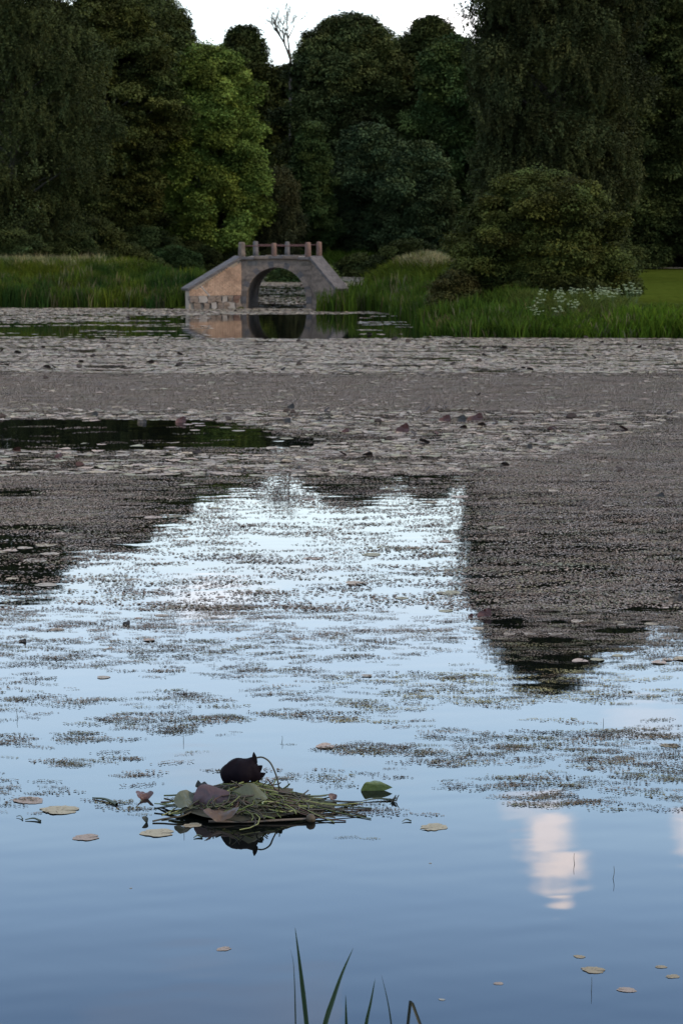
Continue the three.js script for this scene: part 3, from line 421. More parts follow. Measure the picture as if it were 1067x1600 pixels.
// how thickly the leaves lie, read off the photograph for each spot of the pond: [large pads, fine weed]
function cover(px, py, x, z) {
  const n1 = fbm(x * 0.45, z * 0.5, 3, 61), n2 = fbm(x * 0.75 + 5, z * 1.7, 4, 62), y = py + (n1 - 0.5) * 9 * Math.min(1.5, (py - 350) / 250);
  const gap = sstep(0.40, 0.52, n2);
  if (y < 481) return [y < 446 ? 1.3 : 0.3 * gap, 0.1];                                             // channel behind the bridge
  if (y < 491.5) return px < 690 ? [1.3 * sstep(0.25, 0.4, n2), 0.2] : [0, 0];
  if (y < 528) { if (px < 200 && y < 503) return [1.0 * sstep(0.36, 0.5, n2), 0]; const s = sstep(0.60, 0.66, fbm(x * 0.22, z * 1.1, 3, 66)); return [s * 0.9 * (px < 330 || px > 560 ? 1 : 0), 0]; }
  if (y < 584) return [1.75 * sstep(0.30, 0.48, n2) * lerp(1, 0.75, sstep(545, 590, y)), 0.5];
  if (y < 640) return [0.25, 2.3];
  if (y < 745) {
    if (px > 1050 - (y - 655) * 3.3) return [0.05, 1.6];
    const pool = Math.min(ell(px, y, 120, 677, 330, 25), ell(px, y, 380, 688, 130, 10));
    if (pool < 1) return [0.06 * sstep(0.5, 1, pool), 0.02];
    const dk = px < 420 && y > 700 ? 0.7 : 1;
    return [1.25 * sstep(0.34, 0.5, n2) * dk, 0.55 * dk];
  }
  if (y < 945) {
    const lp = Math.min(ell(px, y, 0, 868, 110, 34), ell(px, y, 40, 830, 90, 10), ell(px, y, 10, 772, 70, 6));
    if (lp < 1) return [0.08, 0.12];
    const right = sstep(720, 780, px), left = sstep(300, 120, px);
    return [0.008 + 0.03 * left * sstep(900, 800, y), lerp(lerp(lerp(0.30, 0.14, sstep(765, 830, y)), 1.3, left * sstep(900, 780, y)), lerp(1.5, 0.62, sstep(740, 850, y)), right) * lerp(0.7, 1.3, n2)];
  }
  if (y < 1045) {
    const pool = Math.min(ell(px, y, 800, 972, 60, 12), ell(px, y, 960, 985, 120, 9), ell(px, y, 1025, 950, 60, 9), ell(px, y, 870, 1000, 80, 8), ell(px, y, 880, 1026, 70, 8));
    if (pool < 0.8 + (n2 - 0.5) * 1.6) return [0.10 * gap, 0.06];
    const t = sstep(950, 1045, y);
    const rt = sstep(735, 800, px) * sstep(1050, 1000, y); return [0.012 + 0.3 * rt * gap, 1.0 * rt + lerp(0.4, 0.22, t) * sstep(0.36, 0.56, n2) * 1.5 + 0.03];
  }
  let d = 0.02 + 0.30 * sstep(0.53, 0.66, n2) * sstep(1290, 1200, y) * (px > 640 ? 1.4 : 0.7);
  for (const q of patches) { const e = ell(px, py, q[0], q[1], q[2], q[3]); if (e < 1.25) d = Math.max(d, q[4] * sstep(1.25, 0.4, e + (n2 - 0.5) * 1.6)); }
  if (py > 1275) d *= 0.04;
  return [py < 1200 ? 0.001 : 0, d];
}
const patches = [[60, 1030, 100, 14, 0.6], [110, 1030, 40, 8, .7], [300, 1028, 70, 9, 0.4], [440, 1080, 60, 7, 0.8], [290, 1092, 52, 12, 0.9], [260, 1125, 80, 12, 0.9], [340, 1123, 40, 6, .8], [235, 1140, 60, 6, 0.8], [25, 1153, 42, 5, 0.9], [25, 1165, 34, 6, 0.9], [112, 1146, 32, 5, 1], [135, 1156, 60, 5, 0.9], [30, 1092, 44, 6, .6], [100, 1098, 30, 5, .5], [15, 1110, 24, 6, .6], [460, 1117, 56, 8, 1], [560, 1103, 60, 8, 0.9], [520, 1122, 30, 5, .8], [125, 1193, 56, 5, 0.9], [200, 1183, 36, 4, 0.8], [215, 1208, 36, 5, .7], [640, 1172, 120, 10, 1], [560, 1172, 50, 8, 1], [700, 1192, 70, 8, 0.9], [800, 1168, 110, 14, 0.9], [940, 1175, 150, 20, 0.8], [980, 1148, 110, 10, 0.9], [1010, 1205, 90, 22, 0.7], [850, 1222, 130, 16, 0.7], [880, 1252, 110, 10, 0.8], [875, 1278, 36, 5, .9], [740, 1225, 60, 8, .6], [660, 1085, 110, 14, 0.5], [620, 1060, 160, 12, 0.5], [900, 1090, 160, 14, 0.5], [850, 1060, 160, 14, .45], [420, 1218, 60, 6, 0.5], [330, 1200, 40, 5, .6], [520, 1208, 40, 5, .5], [400, 1050, 90, 8, .5], [370, 1268, 150, 20, 0.55], [560, 1262, 60, 14, 0.4], [200, 1262, 90, 14, 0.35]];
const padCols = [[0.262, 0.222, 0.182], [0.278, 0.222, 0.188], [0.24, 0.212, 0.18], [0.26, 0.22, 0.162], [0.212, 0.202, 0.142]], bitCols = [[0.18, 0.15, 0.13], [0.148, 0.12, 0.103], [0.196, 0.162, 0.14], [0.122, 0.093, 0.074], [0.136, 0.126, 0.087], [0.05, 0.03, 0.022]];
{
  const R = rng(4242), pads = [], flats = padFlat.map(() => []), wavys = padWavy.map(() => []), curls = padCurl.map(() => []), fine = bitsFine.map(() => []), near = bitsNear.map(() => []);
  const strip = (D0, D1, padA, bitA, isNear) => {      // one band of distance
    const hw = (533.5 + 260) / FOCAL * (D0 + D1) / 2, area = 2 * hw * (D1 - D0), nP = Math.round(area / padA), nB = Math.round(area / bitA);
    for (const [n, which] of [[nP, 0], [nB, 1]]) for (let i = 0; i < n * 2.6; i++) {
      const z = -(D0 + (D1 - D0) * R()), hwz = 794 / FOCAL * -z, x = (R() * 2 - 1) * hwz, [px, py] = proj(x, 0, z); const u = R() * 2.6;
      const c = cover(px, py, x, z)[which]; if (u > c) continue;
      if (z < -74 && shore(x, z) > -0.25) continue;
      if (which === 0) pads.push([x, z, (0.15 + 0.13 * R()) * (py > 930 ? 0.55 : 1), R(), R()]);
      else {
        const col = isNear && py > 1000 ? nearCols[Math.floor(R() * 6)] : bitCols[Math.floor(R() * 5.3)], L = isNear ? near : fine;
        const yel = py > 1040 && py < 1130 && px > 520 && R() < 0.4 ? [0.19, 0.165, 0.075] : col;
        L[Math.floor(R() * L.length)].push([place(x, 0.002 * R(), z, 0, (R() - 0.5) * 0.7 + (R() < 0.5 ? Math.PI : 0), 0, isNear ? 0.4 + 0.9 * R() : 0.6 + 0.7 * R()), ...tint(R, yel, 0.35)]);
      }
    }
  };
  strip(101, 172, 0.028, 0.2, false); strip(76, 101, 0.035, 0.06, false); strip(56, 76, 0.032, 0.05, false); strip(45.5, 56, 0.032, 0.018, false); strip(33, 45.5, 0.03, 0.018, false); strip(22, 33, 0.03, 0.016, false); strip(12.5, 22, 0.03, 0.0055, true);
  pads.sort((a, b) => b[1] - a[1]);
  const padMats = padCols.map((c) => mat(c[0], c[1], c[2], 0.75, { specularIntensity: 0.4, map: padTex })), G = 'single lily pads floating on the nearer water';
  const padLabel = (px, py, ci, kind, s) => `${s > 0.24 ? 'large' : s > 0.195 ? 'middling' : 'small'} ${['buff', 'pinkish', 'greyish', 'ochre', 'greenish'][ci]} lily pad ${['lying flat', 'with raised rim', 'curled up'][kind]} ${py > 1150 ? 'level with the raft' : py > 1045 ? 'among weed patches behind the raft' : py > 960 ? 'where the weed thins out' : py > 890 ? 'at the weed mat edge' : py > 830 ? 'inside the weed mat' : 'deep in the weed mat'}, ${px < 180 ? 'far left' : px < 420 ? 'left' : px < 640 ? 'middle' : px < 860 ? 'right' : 'far right'}`;
  pads.forEach(([x, z, s, a, b], i) => {
    const [px, py] = proj(x, 0, z), redge = py > 630 && py < 745; let kind = redge ? (b < 0.76 ? 0 : b < 0.988 ? 1 : 2) : py < 630 ? (b < 0.8 ? 0 : b < 0.996 ? 1 : 2) : (b < 0.8 ? 0 : b < 0.97 ? 1 : 2);
    if (i < 270) kind = Math.min(kind, 1);
    const geos = [padFlat, padWavy, padCurl][kind], q = Math.floor(a * 997) % geos.length, m = place(x, -0.002 + 0.006 * b, z, (a - 0.5) * 0.05, a * 40, (b - 0.5) * 0.05, s, s * (kind === 2 ? 0.8 : 1), s);
    if (i < 270) { const ci = Math.floor(b * 991) % 5, mm = part('lily_pad', geos[q], padMats[ci], scene); m.decompose(mm.position, mm.quaternion, mm.scale); tag(mm, padLabel(px, py, ci, kind, s), 'lily pad', G); return; }
    const col = kind === 2 ? [[0.028, 0.02, 0.018], [0.026, 0.024, 0.018], [0.04, 0.018, 0.016]][Math.floor(b * 97) % 3] : padCols[Math.floor(b * 991) % 5], e = [m, ...tint(R, col, 0.22)];
    [flats, wavys, curls][kind][q].push(e);
  });
  const lay = (name, label, geos, lists, m, cat) => lists.forEach((l, i) => l.length && tag(instanced(name, geos[i], m, l), label, cat, null, 'stuff'));
  lay('flat_lily_pads', 'thousands of flat buff lily pads covering the middle of the pond', padFlat, flats, padMat, 'lily pads');
  lay('wavy_lily_pads', 'lily pads with raised rims among the flat pads', padWavy, wavys, padMat, 'lily pads');
  lay('curled_lily_pads', 'dark curled up lily pads standing out of the pad field', padCurl, curls, padMat, 'lily pads');
  lay('fine_pondweed', 'fine brownish pondweed matting the middle of the pond', bitsFine, fine, bitMat, 'pondweed');
  lay('pondweed_patches', 'small scattered patches of reddish brown pondweed on the nearer water', bitsNear, near, bitMat, 'pondweed');
  console.log('pads', pads.length, 'fine', fine.reduce((s, l) => s + l.length, 0), 'near', near.reduce((s, l) => s + l.length, 0));
}
// single pads the photograph shows well, nearest water
{
  const M = { beige: mat(0.25, 0.225, 0.165, 0.8, { specularIntensity: 0.35, map: padTex }), tan: mat(0.20, 0.17, 0.12, 0.8, { specularIntensity: 0.35, map: padTex }), pink: mat(0.22, 0.18, 0.155, 0.8, { specularIntensity: 0.35, map: padTex }), grey: mat(0.22, 0.22, 0.2, 0.8, { specularIntensity: 0.35, map: padTex }), green: mat(0.10, 0.13, 0.06, 0.8, { specularIntensity: 0.35, map: padTex }) }, G = 'pads drifting round the raft';
  const L = [[246, 1302, 66, 'beige', 'pale beige lily pad in front of the left end of the raft'], [677, 1293, 56, 'beige', 'lone pale beige lily pad right of the raft'], [95, 1266, 76, 'beige', 'long pale beige lily pad left of the raft'], [45, 1251, 60, 'pink', 'pinkish lily pad at the far left of the raft'], [135, 1309, 52, 'pink', 'thin pinkish pad lowest at the left of the raft'], [300, 1290, 40, 'tan', 'tan pad half under the front of the raft'], [927, 1516, 46, 'tan', 'ochre torn pad low in the right corner'], [978, 1547, 36, 'pink', 'brownish pad below the ochre one in the right corner'], [850, 1546, 44, 'grey', 'pale bluish grey sunken pad left of the ochre pad'], [1050, 1526, 28, 'tan', 'small tan pad at the right edge near the bottom'], [905, 1495, 24, 'tan', 'tiny tan pad just above the ochre pad'], [1032, 1511, 22, 'tan', 'tiny tan pad between the ochre pad and the right edge'], [350, 1483, 30, 'pink', 'tiny thin pad alone on the open water at lower left'], [778, 1537, 20, 'pink', 'tiny pinkish fragment of pad at lower right'], [690, 1562, 14, 'grey', 'tiny pale fragment floating behind the bent reed'], [672, 1349, 6, 'tan', 'tiny dark speck of leaf alone on open water'], [205, 1388, 6, 'tan', 'tiny speck of leaf on open water at lower left'], [1045, 1165, 40, 'tan', 'tan pad among weeds at the right edge']];
  L.forEach(([px, py, w, c, label], i) => { const p = at(px, py), d = p.distanceTo(camera.position), s = w / FOCAL * d, m = part('lily_pad', padTorn[i % 4], M[c], scene); m.position.set(p.x, c === 'grey' && px === 850 ? -0.004 : 0.001, p.z); m.scale.set(s * 0.8, s * 0.5, s * (w > 40 ? 0.66 : 0.58)); m.rotation.y = Math.sin(i * 1.7) * 0.5 + (i % 2) * Math.PI; tag(m, label, 'lily pad', G); });
}

// generic leaf sheet from an outline given in metres (u right, v up), bent and crumpled
function sheet(outline, bend, crumple, seed, rings = 5) {
  const cu = new THREE.CatmullRomCurve3(outline.map(([a, b]) => new THREE.Vector3(a, b, 0)), true, 'catmullrom', 0.35), n = 36, pts = cu.getPoints(n), c = pts.reduce((s, p) => s.add(p), new THREE.Vector3()).divideScalar(n + 1), pos = [], idx = [], uv = [];
  for (let q = 0; q <= rings; q++) for (let i = 0; i <= n; i++) { const p = c.clone().lerp(pts[i], q / rings); const z = bend(p.x, p.y) + (fbm(p.x * 28 + 5, p.y * 28 + 9, 3, seed) - 0.5) * crumple * 2 * (0.4 + 0.6 * q / rings); pos.push(p.x, p.y, z); uv.push(p.x * 4, p.y * 4); }
  for (let q = 0; q < rings; q++) for (let i = 0; i < n; i++) { const a = q * (n + 1) + i, b = a + n + 1; idx.push(a, b, a + 1, a + 1, b, b + 1); }
  return geoFrom(pos, idx, uv);
}
const leafTex = (a, b, s) => colorTex(128, (u, v) => { const n = fbm(u * 7, v * 7, 4, s, 7), ve = Math.abs(((u * 9 + v * 2 + 0.3 * n) % 1) - 0.5) < 0.06 ? 1.25 : 1; return [0, 1, 2].map((c) => lerp(a[c], b[c], n) * ve); });
const pxm = 3333 / 15.08;     // pixels of the photograph per metre at the raft

// dark curled lily leaf hanging from its arched stalk
{
  const D = -at(376, 1255).z, o = atD(376, 1228, D), T = thing('curled_lily_leaf', 'black purple curled lily leaf standing on the raft with its arched stalk', 'leaf', null, [o.x, o.y, o.z]);
  const pos = [], idx = [], nu = 40, nv = 14;
  for (let j = 0; j <= nv; j++) for (let i = 0; i <= nu; i++) {
    const t = j / nv, a = 6.283 * i / nu, th = t * 2.15, ru = 1 + 0.10 * t * Math.sin(a * 5 + 1) + 0.16 * (fbm(Math.cos(a) * 2 + 4, Math.sin(a) * 2 + t * 3, 3, 77) - 0.5) + 0.05 * t * t * Math.sin(a * 13);
    let x = 0.134 * Math.sin(th) * Math.cos(a) * ru, z = 0.10 * Math.sin(th) * Math.sin(a) * ru, y = 0.095 + 0.103 * Math.cos(th) * ru;
    y += 0.028 * Math.exp(-(((x - 0.085) / 0.03) ** 2)) * (t < 0.6 ? 1 : 0.2) - 0.006 * Math.exp(-(((x + 0.1) / 0.05) ** 2)) * (t < 0.6 ? 1 : 0); pos.push(x, y, z);
  }
  for (let j = 0; j < nv; j++) for (let i = 0; i < nu; i++) { const a = j * (nu + 1) + i, b = a + nu + 1; idx.push(a, a + 1, b, a + 1, b + 1, b); }
  part('leaf_blade', geoFrom(pos, idx), mat(0.005, 0.003, 0.005, 0.7, { specularIntensity: 0.12 }), T);
  const mL = mat(0.007, 0.005, 0.006, 0.7, { specularIntensity: 0.15 }), lobes = [[0.10, 0.19, 0.035, 0.06, 0.1], [0.115, 0.12, 0.05, 0.05, -0.9], [0.12, 0.07, 0.05, 0.06, -1.2], [0.09, 0.03, 0.06, 0.05, -1.9]];
  lobes.forEach(([x, y, w, h, r], i) => { const g = sheet([[-w / 2, -h / 3], [-w * 0.4, h * 0.5], [0, h], [w * 0.45, h * 0.45], [w / 2, -h / 3]], (u, v) => u * u * 6, 0.006, 90 + i, 3); g.rotateZ(r); g.translate(x, y, 0.03 - i * 0.012); part('torn_lobe', g, mL, T); });
  const st = [[0.108, 0.2], [0.15, 0.205], [0.2, 0.175], [0.235, 0.11], [0.262, 0.02], [0.275, -0.12]].map(([x, y]) => new THREE.Vector3(x, y, 0.0));
  part('stalk', new THREE.TubeGeometry(new THREE.CatmullRomCurve3(st), 24, 0.0062, 6), mat(0.03, 0.028, 0.016, 0.6), T);
}
// other leaves on and beside the raft: outline in photograph pixels about a centre, laid at its own distance
function raftLeaf(name, label, cx, cy, waterY, outline, colA, colB, bendAmt, turn, tilt, crumple = 0.01, extra) {
  const D = -at(cx, waterY).z, o = atD(cx, cy, D), k = D / Math.cos(0.27) / FOCAL * 1.0;
  const g = sheet(outline.map(([a, b]) => [(a - cx) * k, (cy - b) * k / Math.cos(tilt - 0.27)]), typeof bendAmt === 'function' ? bendAmt : (u, v) => bendAmt * (u * u * 3 - v * v * 1.2) * 4, crumple, Math.round(cx)), m = part(name, g, mat(1, 1, 1, 0.5, { map: leafTex(colA, colB, Math.round(cy)), ...(extra || {}) }), scene);
  m.position.copy(o); m.rotation.set(-tilt, turn, 0, 'YXZ'); tag(m, label, 'leaf', 'leaves lying on the raft'); return m;
}
raftLeaf('folded_lily_leaf', 'pale olive folded lily leaf in front of the black leaf', 390, 1247, 1274, [[362, 1237], [378, 1231], [398, 1228], [409, 1238], [418, 1249], [413, 1255], [402, 1258], [396, 1264], [386, 1267], [375, 1264], [368, 1251]], [0.034, 0.038, 0.013], [0.056, 0.06, 0.026], (u, v) => -Math.abs(u * 0.8 + v * 0.5 - 0.05) * 0.55 + 0.04, 0.15, 0.9, 0.012);
raftLeaf('folded_lily_leaf', 'dull purple folded lily leaf left of the black leaf', 331, 1238, 1271, [[302, 1250], [305, 1236], [312, 1227], [322, 1225], [340, 1230], [358, 1236], [362, 1243], [352, 1252], [335, 1257], [316, 1257]], [0.024, 0.010, 0.013], [0.05, 0.022, 0.027], (u, v) => -Math.pow(Math.abs(v - 0.03 + u * 0.25) * 5, 2) * 0.13, -0.2, 0.85, 0.014);
raftLeaf('folded_lily_leaf', 'grey green folded lily leaf at the left of the purple leaf', 291, 1248, 1272, [[273, 1246], [280, 1238], [296, 1233], [308, 1236], [312, 1246], [305, 1257], [292, 1263], [278, 1261]], [0.036, 0.042, 0.022], [0.06, 0.068, 0.04], (u, v) => -Math.abs(u + 0.02) * 0.5 + v * v * 2, 0.35, 0.95, 0.016);
raftLeaf('folded_lily_leaf', 'pointed green lily leaf lifted at the right end of the raft', 588, 1226, 1236, [[564, 1231], [570, 1223], [583, 1217], [592, 1218], [600, 1223], [612, 1229], [613, 1229.6], [602, 1232], [584, 1234], [571, 1234]], [0.035, 0.058, 0.012], [0.062, 0.09, 0.022], (u, v) => -Math.abs(v - 0.012 + u * 0.1) * 0.9, 0.1, 0.7, 0.014);
raftLeaf('crumpled_leaf', 'dark red crumpled leaf at the left tip of the raft', 224, 1243, 1248, [[211, 1242], [216, 1236], [226, 1235], [235, 1240], [238, 1247], [226, 1250], [215, 1248]], [0.03, 0.012, 0.012], [0.07, 0.024, 0.02], 0.9, 0.4, 0.95, 0.03);
raftLeaf('crumpled_leaf', 'black pointed leaf edge behind the purple leaf', 320, 1224, 1252, [[306, 1229], [310, 1219], [314, 1224], [320, 1221], [326, 1227], [330, 1232], [316, 1233]], [0.01, 0.01, 0.008], [0.016, 0.016, 0.012], 0.6, 0, 0.3, 0.01);
raftLeaf('crumpled_leaf', 'small black folded leaf floating in front of the left tip', 228, 1279, 1285, [[222, 1277], [228, 1275], [232, 1279], [230, 1287], [226, 1283]], [0.008, 0.012, 0.007], [0.016, 0.02, 0.01], 0.8, 0.2, 0.3, 0.006);
raftLeaf('crumpled_leaf', 'rust coloured rotting leaf at the front of the raft', 345, 1274, 1288, [[318, 1276], [326, 1269], [345, 1266], [366, 1269], [374, 1276], [360, 1281], [335, 1282]], [0.028, 0.012, 0.005], [0.06, 0.028, 0.011], 0.4, 0.1, 1.15, 0.02);
raftLeaf('crumpled_leaf', 'dark maroon scrap of leaf at the right of the raft', 519, 1243, 1250, [[512, 1242], [518, 1239], [526, 1243], [524, 1249], [515, 1249]], [0.03, 0.012, 0.012], [0.05, 0.02, 0.018], 1, 0.3, 0.6, 0.01);
{
  // brown seed head on a floating stem at the front right
  const p = at(484, 1284), T = thing('seed_pod', 'round brown water lily seed pod on a stem at the raft front', 'seed pod', null, [p.x, 0, p.z]), k = 1 / pxm;
  const pts = [[0.001, -0.5], [0.6, -0.3], [0.95, 0.1], [0.85, 0.6], [0.5, 0.9], [0.2, 1.0], [0.001, 0.95]].map(([a, b]) => new THREE.Vector2(a * 8 * k, b * 9 * k + 0.012)), g = new THREE.LatheGeometry(pts, 14); g.rotateZ(-0.25); part('pod', noiseGeo(g, 0.006, 40, 4), mat(0.045, 0.030, 0.014, 0.7), T);
  part('stem', new THREE.TubeGeometry(new THREE.CatmullRomCurve3([[-4, 0.02], [-40, 0.018], [-90, 0.012], [-150, 0.02]].map(([a, y], i) => new THREE.Vector3(a * k, y, i * 0.02))), 14, 0.008, 6), mat(0.10, 0.075, 0.055, 0.7), T);
}
// the raft: stems, rush blades and rotten scraps in a low heap
{
  const c = at(380, 1264), T = thing('plant_raft', 'low drifting heap of green and brown stems carrying the folded leaves', 'plant raft', null, [c.x, 0, c.z]), R = rng(333), k = 1 / pxm;
  const cols = [[0.042, 0.056, 0.008], [0.066, 0.086, 0.012], [0.022, 0.028, 0.007], [0.036, 0.028, 0.011], [0.13, 0.145, 0.045], [0.016, 0.012, 0.007], [0.036, 0.014, 0.008], [0.010, 0.014, 0.006]].map((q) => mat(q[0], q[1], q[2], 0.6));
  const mound = (x, z) => 0.17 * Math.exp(-((x / 0.42) ** 2) - ((z / 0.36) ** 2));
  for (let i = 0; i < 270; i++) {
    const a = R() * 6.283, r = Math.sqrt(R()), x0 = Math.cos(a) * r * 0.34 + 0.06, z0 = Math.sin(a) * r * 0.36, dir = (R() < 0.6 ? (R() - 0.5) * 0.7 : (R() - 0.5) * 3) + (R() < 0.5 ? Math.PI : 0), L = 0.12 + 0.34 * R() * R() + (i % 9 === 0 ? 0.22 : 0), n = 5, pts = [], lift = 0.6 + 0.5 * R(), cv = (R() - 0.5) * 4.2;
    for (let q = 0; q <= n; q++) { const t = q / n - 0.4, d = dir + cv * t, x = x0 + Math.cos(d) * L * t, z = z0 + Math.sin(d) * L * t * 0.8; pts.push(new THREE.Vector3(x, Math.max(0.004, mound(x, z) * lift + 0.012 * (R() - 0.3) + (i % 11 === 0 && q > 3 ? 0.03 * (q - 3) : 0)), z)); }
    const g = new THREE.TubeGeometry(new THREE.CatmullRomCurve3(pts), 7, i % 4 ? 0.0035 + 0.002 * R() : 0.006, 4); if (i % 3 === 0) g.scale(1, 1, 1);
    part('stem', g, cols[Math.floor(R() * 8)], T);
  }
  for (let i = 0; i < 46; i++) {      // long stems reaching out to the sides, lying on the water
    const sd = i % 3 ? 1 : -1, x0 = sd * (0.25 + 0.2 * R()), z0 = (R() - 0.5) * 0.42, L = 0.12 + (sd > 0 ? 0.36 : 0.16) * R(), b = (R() - 0.5) * 0.4, pts = []; for (let q = 0; q <= 4; q++) { const t = q / 4, x = x0 + sd * L * t, z = z0 + b * t + 0.05 * Math.sin(t * 3 + i); pts.push(new THREE.Vector3(x, Math.max(0.005, mound(x, z) * 0.8 + 0.012 * R() * (1 - t)), z)); }
    part('stem', new THREE.TubeGeometry(new THREE.CatmullRomCurve3(pts), 7, 0.0035 + 0.003 * R(), 4), cols[Math.floor(R() * 8)], T);
  }
  // flat blades near the top of the heap and sunken base of rotting matter
  for (let i = 0; i < 26; i++) { const a = R() * 6.283, r = Math.sqrt(R()), x = Math.cos(a) * r * 0.4, z = Math.sin(a) * r * 0.26, w = 0.05 + 0.07 * R(), g = sheet([[-w, -w * 0.2], [-w * 0.3, w * 0.35], [w * 0.6, w * 0.3], [w, 0], [w * 0.4, -w * 0.35], [-w * 0.4, -w * 0.4]], (u, v) => u * u * 2, 0.012, 400 + i, 2); g.rotateX(-1.3); g.rotateY(R() * 6.28); g.translate(x, mound(x, z) * (0.4 + 0.5 * R()) + 0.006, z); part('rotten_leaf', g, cols[[3, 5, 6, 2, 7][i % 5]], T); }
  const bp = [], bi = [], n = 28; for (let q = 0; q <= 6; q++) for (let i = 0; i <= n; i++) { const a = 6.283 * i / n, r = q / 6, rr = r * (1 + 0.2 * (fbm(Math.cos(a) * 2 + 3, Math.sin(a) * 2, 3, 5) - 0.5)), x = Math.cos(a) * 0.43 * rr, z = Math.sin(a) * 0.38 * rr; bp.push(x, Math.max(-0.03, mound(x, z) * 0.72 - 0.012 + 0.03 * (fbm(x * 18, z * 18, 3, 6) - 0.5)), z); }
  for (let q = 0; q < 6; q++) for (let i = 0; i < n; i++) { const a = q * (n + 1) + i, b = a + n + 1; bi.push(a, a + 1, b, a + 1, b + 1, b); }
  part('matted_base', geoFrom(bp, bi), mat(0.022, 0.020, 0.010, 0.8), T);
}
// upturned leaves in the pad field
{
  const G = 'dark red leaves standing up in the pad field', mR = mat(0.05, 0.012, 0.010, 0.55), mK = mat(0.016, 0.012, 0.010, 0.55);
  for (const [px, py, w, h, red, label] of [[757, 963, 22, 12, 1, 'dark red upturned leaf above the dark reflections at right'], [735, 964, 8, 5, 1, 'tiny dark red leaf left of the upturned leaf at right'], [1055, 941, 26, 12, 0, 'blackish red upturned leaf at the right edge'], [630, 676, 22, 13, 1, 'dark red jagged leaf standing in the middle pad field'], [695, 659, 18, 10, 1, 'dark red leaf leftmost of the row of three'], [717, 659, 20, 10, 0, 'blackish leaf in the middle of the row of three'], [743, 657, 24, 10, 1, 'curved dark red leaf rightmost of the row of three'], [445, 661, 18, 8, 0, 'blackish leaf at the end of the dark pool'], [455, 639, 12, 8, 0, 'small black leaf above the end of the dark pool'], [283, 660, 16, 9, 1, 'dark red leaf behind the dark pool'], [222, 661, 14, 6, 0, 'low black leaf behind the dark pool at left'], [145, 651, 16, 8, 0, 'black leaf at the left behind the dark pool'], [92, 715, 12, 7, 1, 'red leaf below the dark pool at the left'], [823, 702, 16, 8, 0, 'black leaf at the right end of the pad field'], [930, 652, 14, 6, 0, 'low black leaf at the far right of the pad field'], [540, 676, 12, 6, 1, 'low red leaf in the middle left of the jagged leaf'], [790, 690, 14, 6, 0, 'low black leaf left of the black leaf at the field\'s end'], [198, 976, 12, 6, 0, 'black leaf on bright water at the left'], [36, 1003, 12, 5, 0, 'black scrap of leaf near the left edge on bright water'], [1030, 777, 14, 7, 0, 'black leaf on the fine weed at the right edge']]) {
    const p = at(px, py), k = p.distanceTo(camera.position) / FOCAL, W = w * k, Hh = h * k, g = sheet([[-W / 2, -0.01], [-W * 0.42, Hh * 0.55], [-W * 0.1, Hh * 0.8], [W * 0.22, Hh * 1.05], [W * 0.45, Hh * 0.9], [W / 2, Hh * 0.3], [W * 0.4, -0.01]], (u, v) => u * u * 3 + v * v * 2, 0.02, px, 3), m = part('upturned_leaf', g, red ? mR : mK, scene);
    m.position.set(p.x, 0, p.z); m.rotation.set(-0.35, (px % 7 - 3) * 0.12, 0); tag(m, label, 'leaf', G);
  }
}
